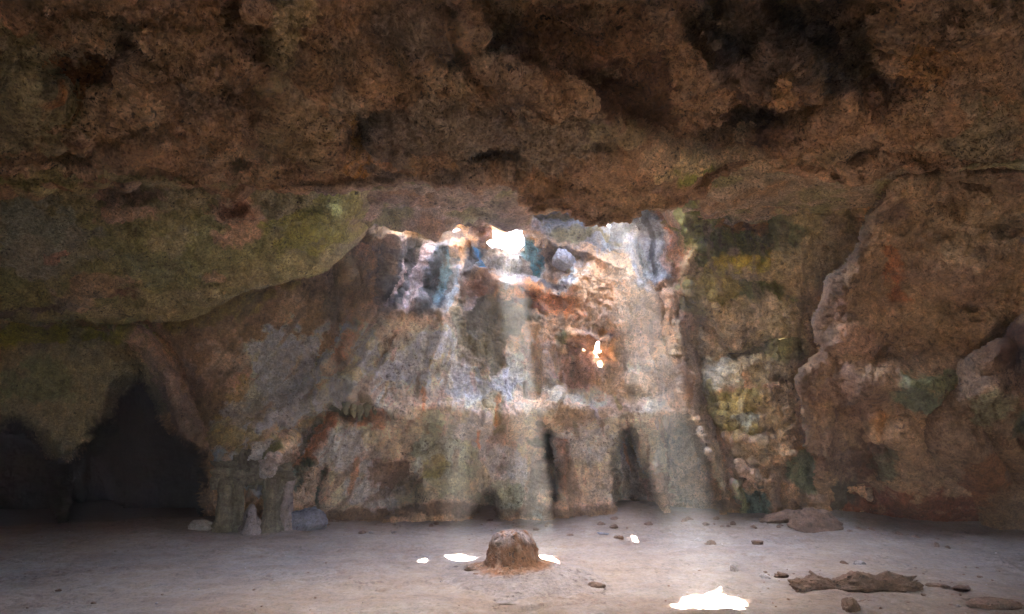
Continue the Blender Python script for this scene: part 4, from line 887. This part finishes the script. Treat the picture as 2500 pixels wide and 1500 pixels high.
stal(1622, 1010, wallD(1622, 1000)-.1, .1, .45, 1.0, DRIPP, 'tan stalactite hanging at the top of the shaded alcove lit by the right-hand beam')
stal(1602, 1020, wallD(1602, 1008)-.1, .06, .3, 2.0, DRIPP, 'thinner tan stalactite just left of the one topping the shaded alcove')

# ------------------------------------------------------------------ dripstone column by the tunnel mouth
q = on_floor(608, 1298)
col_ = bpy.data.objects.new('dripstone_column', None); COL.objects.link(col_); col_.location = q
tag(col_, 'short dripstone column with a ragged cap and hollow centre, beside the dark tunnel mouth', 'dripstone column')
COLM = rock_mat('column_rock', base=(.25,.22,.15), mott=.9, streak=.6, bump=.9); COLP = rock_mat('column_pale', base=(.42,.34,.30), mott=.6, streak=.4)
def tube_part(name, x, y, z0, z1, ra, rb, seed, mat, sq=.8):
    nv, nu = 40, 28; T, A = np.meshgrid(np.linspace(0, 1, nv), np.linspace(0, 2*np.pi, nu, endpoint=False), indexing='ij')
    R = (rb+(ra-rb)*T)*(1+.12*np.sin(T*5+seed)); R = R*(1-.25*np.sin(np.pi*T))
    cap = sst(T, 0, .03)*sst(1-T, 0, .03); R = R*(.4+.6*cap)
    Q = np.stack([x+R*np.cos(A), y+sq*R*np.sin(A), z0+(z1-z0)*T], -1)
    nn_ = fbm(Q+seed, (9, 9, 2.4), 4, 0, .6); Q[..., 0] += .45*R*nn_*np.cos(A); Q[..., 1] += .28*R*nn_*np.sin(A)
    i = np.arange(nv*nu).reshape(nv, nu); j = np.roll(i, -1, 1)
    Fq = np.concatenate([np.stack([i[:-1], i[1:], j[1:], j[:-1]], -1).reshape(-1, 4)])
    return mesh_obj(name, Q.reshape(-1, 3), Fq, mat, parent=col_)
tube_part('pillar', -.50, 0, -.1, 1.0, .20, .22, 1, COLM); tube_part('pillar', -.26, .05, -.1, 1.0, .12, .20, 2, COLM)
tube_part('pillar', .42, 0, -.1, 1.0, .20, .26, 3, COLM); tube_part('pillar', .62, .15, -.1, 1.05, .14, .22, 4, COLP)
tube_part('mound', .06, -.1, -.1, .52, .05, .32, 5, COLP)
V, Fq = rock_shape(91, 70, 40, 16, .3); V = V*np.array([.62, .42, .40]); V = V*(1+.25*fbm(V, 5, 4, 3.0))[:, None]; cap = mesh_obj('cap', V+np.array([.02, .14, .90]), Fq, COLM, parent=col_)
for i in range(9):
    V, Fq = spike(None, .045, RNG.uniform(.14, .3), i*1.3, COLM); mesh_obj('drip', V+np.array([-.6+i*.15, -.22-.04*math.sin(i*2), 1.0]), Fq, COLM, parent=cap)
V, Fq = rock_shape(92, 40, 30, 12, .15); mesh_obj('knob', V*np.array([.16, .16, .30])+np.array([-.72, .1, .80]), Fq, COLM, parent=col_)

# ------------------------------------------------------------------ light and air
world = bpy.data.worlds.new('World'); sc.world = world; world.use_nodes = True
nt = world.node_tree; bg = nt.nodes['Background']; sky = nt.nodes.new('ShaderNodeTexSky'); sky.sky_type = 'NISHITA'; sky.sun_disc = False
el = math.asin(SUN.z); azi = math.atan2(SUN.x, SUN.y)
sky.sun_elevation = el; sky.sun_rotation = azi; sky.air_density = 1.0; sky.dust_density = 1.5; sky.ozone_density = 0; sky.air_density = .6
nt.links.new(sky.outputs[0], bg.inputs['Color']); bg.inputs['Strength'].default_value = .15
sl = bpy.data.lights.new('sun', 'SUN'); sl.energy = SUN_E; sl.angle = math.radians(.5); sl.color = (1, .95, .88)
so = bpy.data.objects.new('sun', sl); COL.objects.link(so); so.rotation_euler = (-SUN).to_track_quat('-Z', 'Y').to_euler(); so.location = (0, 20, 40)
if HAZE:
    hm = bpy.data.materials.new('haze'); hm.use_nodes = True; n = hm.node_tree; n.nodes.clear()
    out = n.nodes.new('ShaderNodeOutputMaterial'); pv = n.nodes.new('ShaderNodeVolumePrincipled'); pv.inputs['Density'].default_value = HAZE
    pv.inputs['Color'].default_value = (.98, .97, .96, 1); pv.inputs['Anisotropy'].default_value = .5; n.links.new(pv.outputs[0], out.inputs['Volume'])
    V = np.array([[x, y, z] for x in (-127, 127) for y in (-127, 127) for z in (-4, 14.6)], float)
    Fq = [[0,1,3,2],[4,6,7,5],[0,4,5,1],[2,3,7,6],[0,2,6,4],[1,5,7,3]]
    hz = mesh_obj('haze', V, Fq, hm, smooth=False); tag(hz, kind='stuff')
cam = bpy.data.cameras.new('camera'); co_ = bpy.data.objects.new('camera', cam); COL.objects.link(co_); sc.camera = co_
cam.lens = 36*F/2500; cam.sensor_width = 36; cam.clip_end = 3000; cam.clip_start = .05
co_.location = (0, 0, CAMZ); co_.rotation_euler = (math.radians(90)+PITCH, 0, 0)
sc.view_settings.view_transform = 'Standard'; sc.view_settings.look = 'None'; sc.view_settings.exposure = EXPO; sc.view_settings.gamma = 1
cy = sc.cycles; cy.use_denoising = True; cy.max_bounces = 8; cy.diffuse_bounces = 6; cy.glossy_bounces = 1; cy.volume_bounces = 1
cy.sample_clamp_indirect = .25; cy.use_adaptive_sampling = False
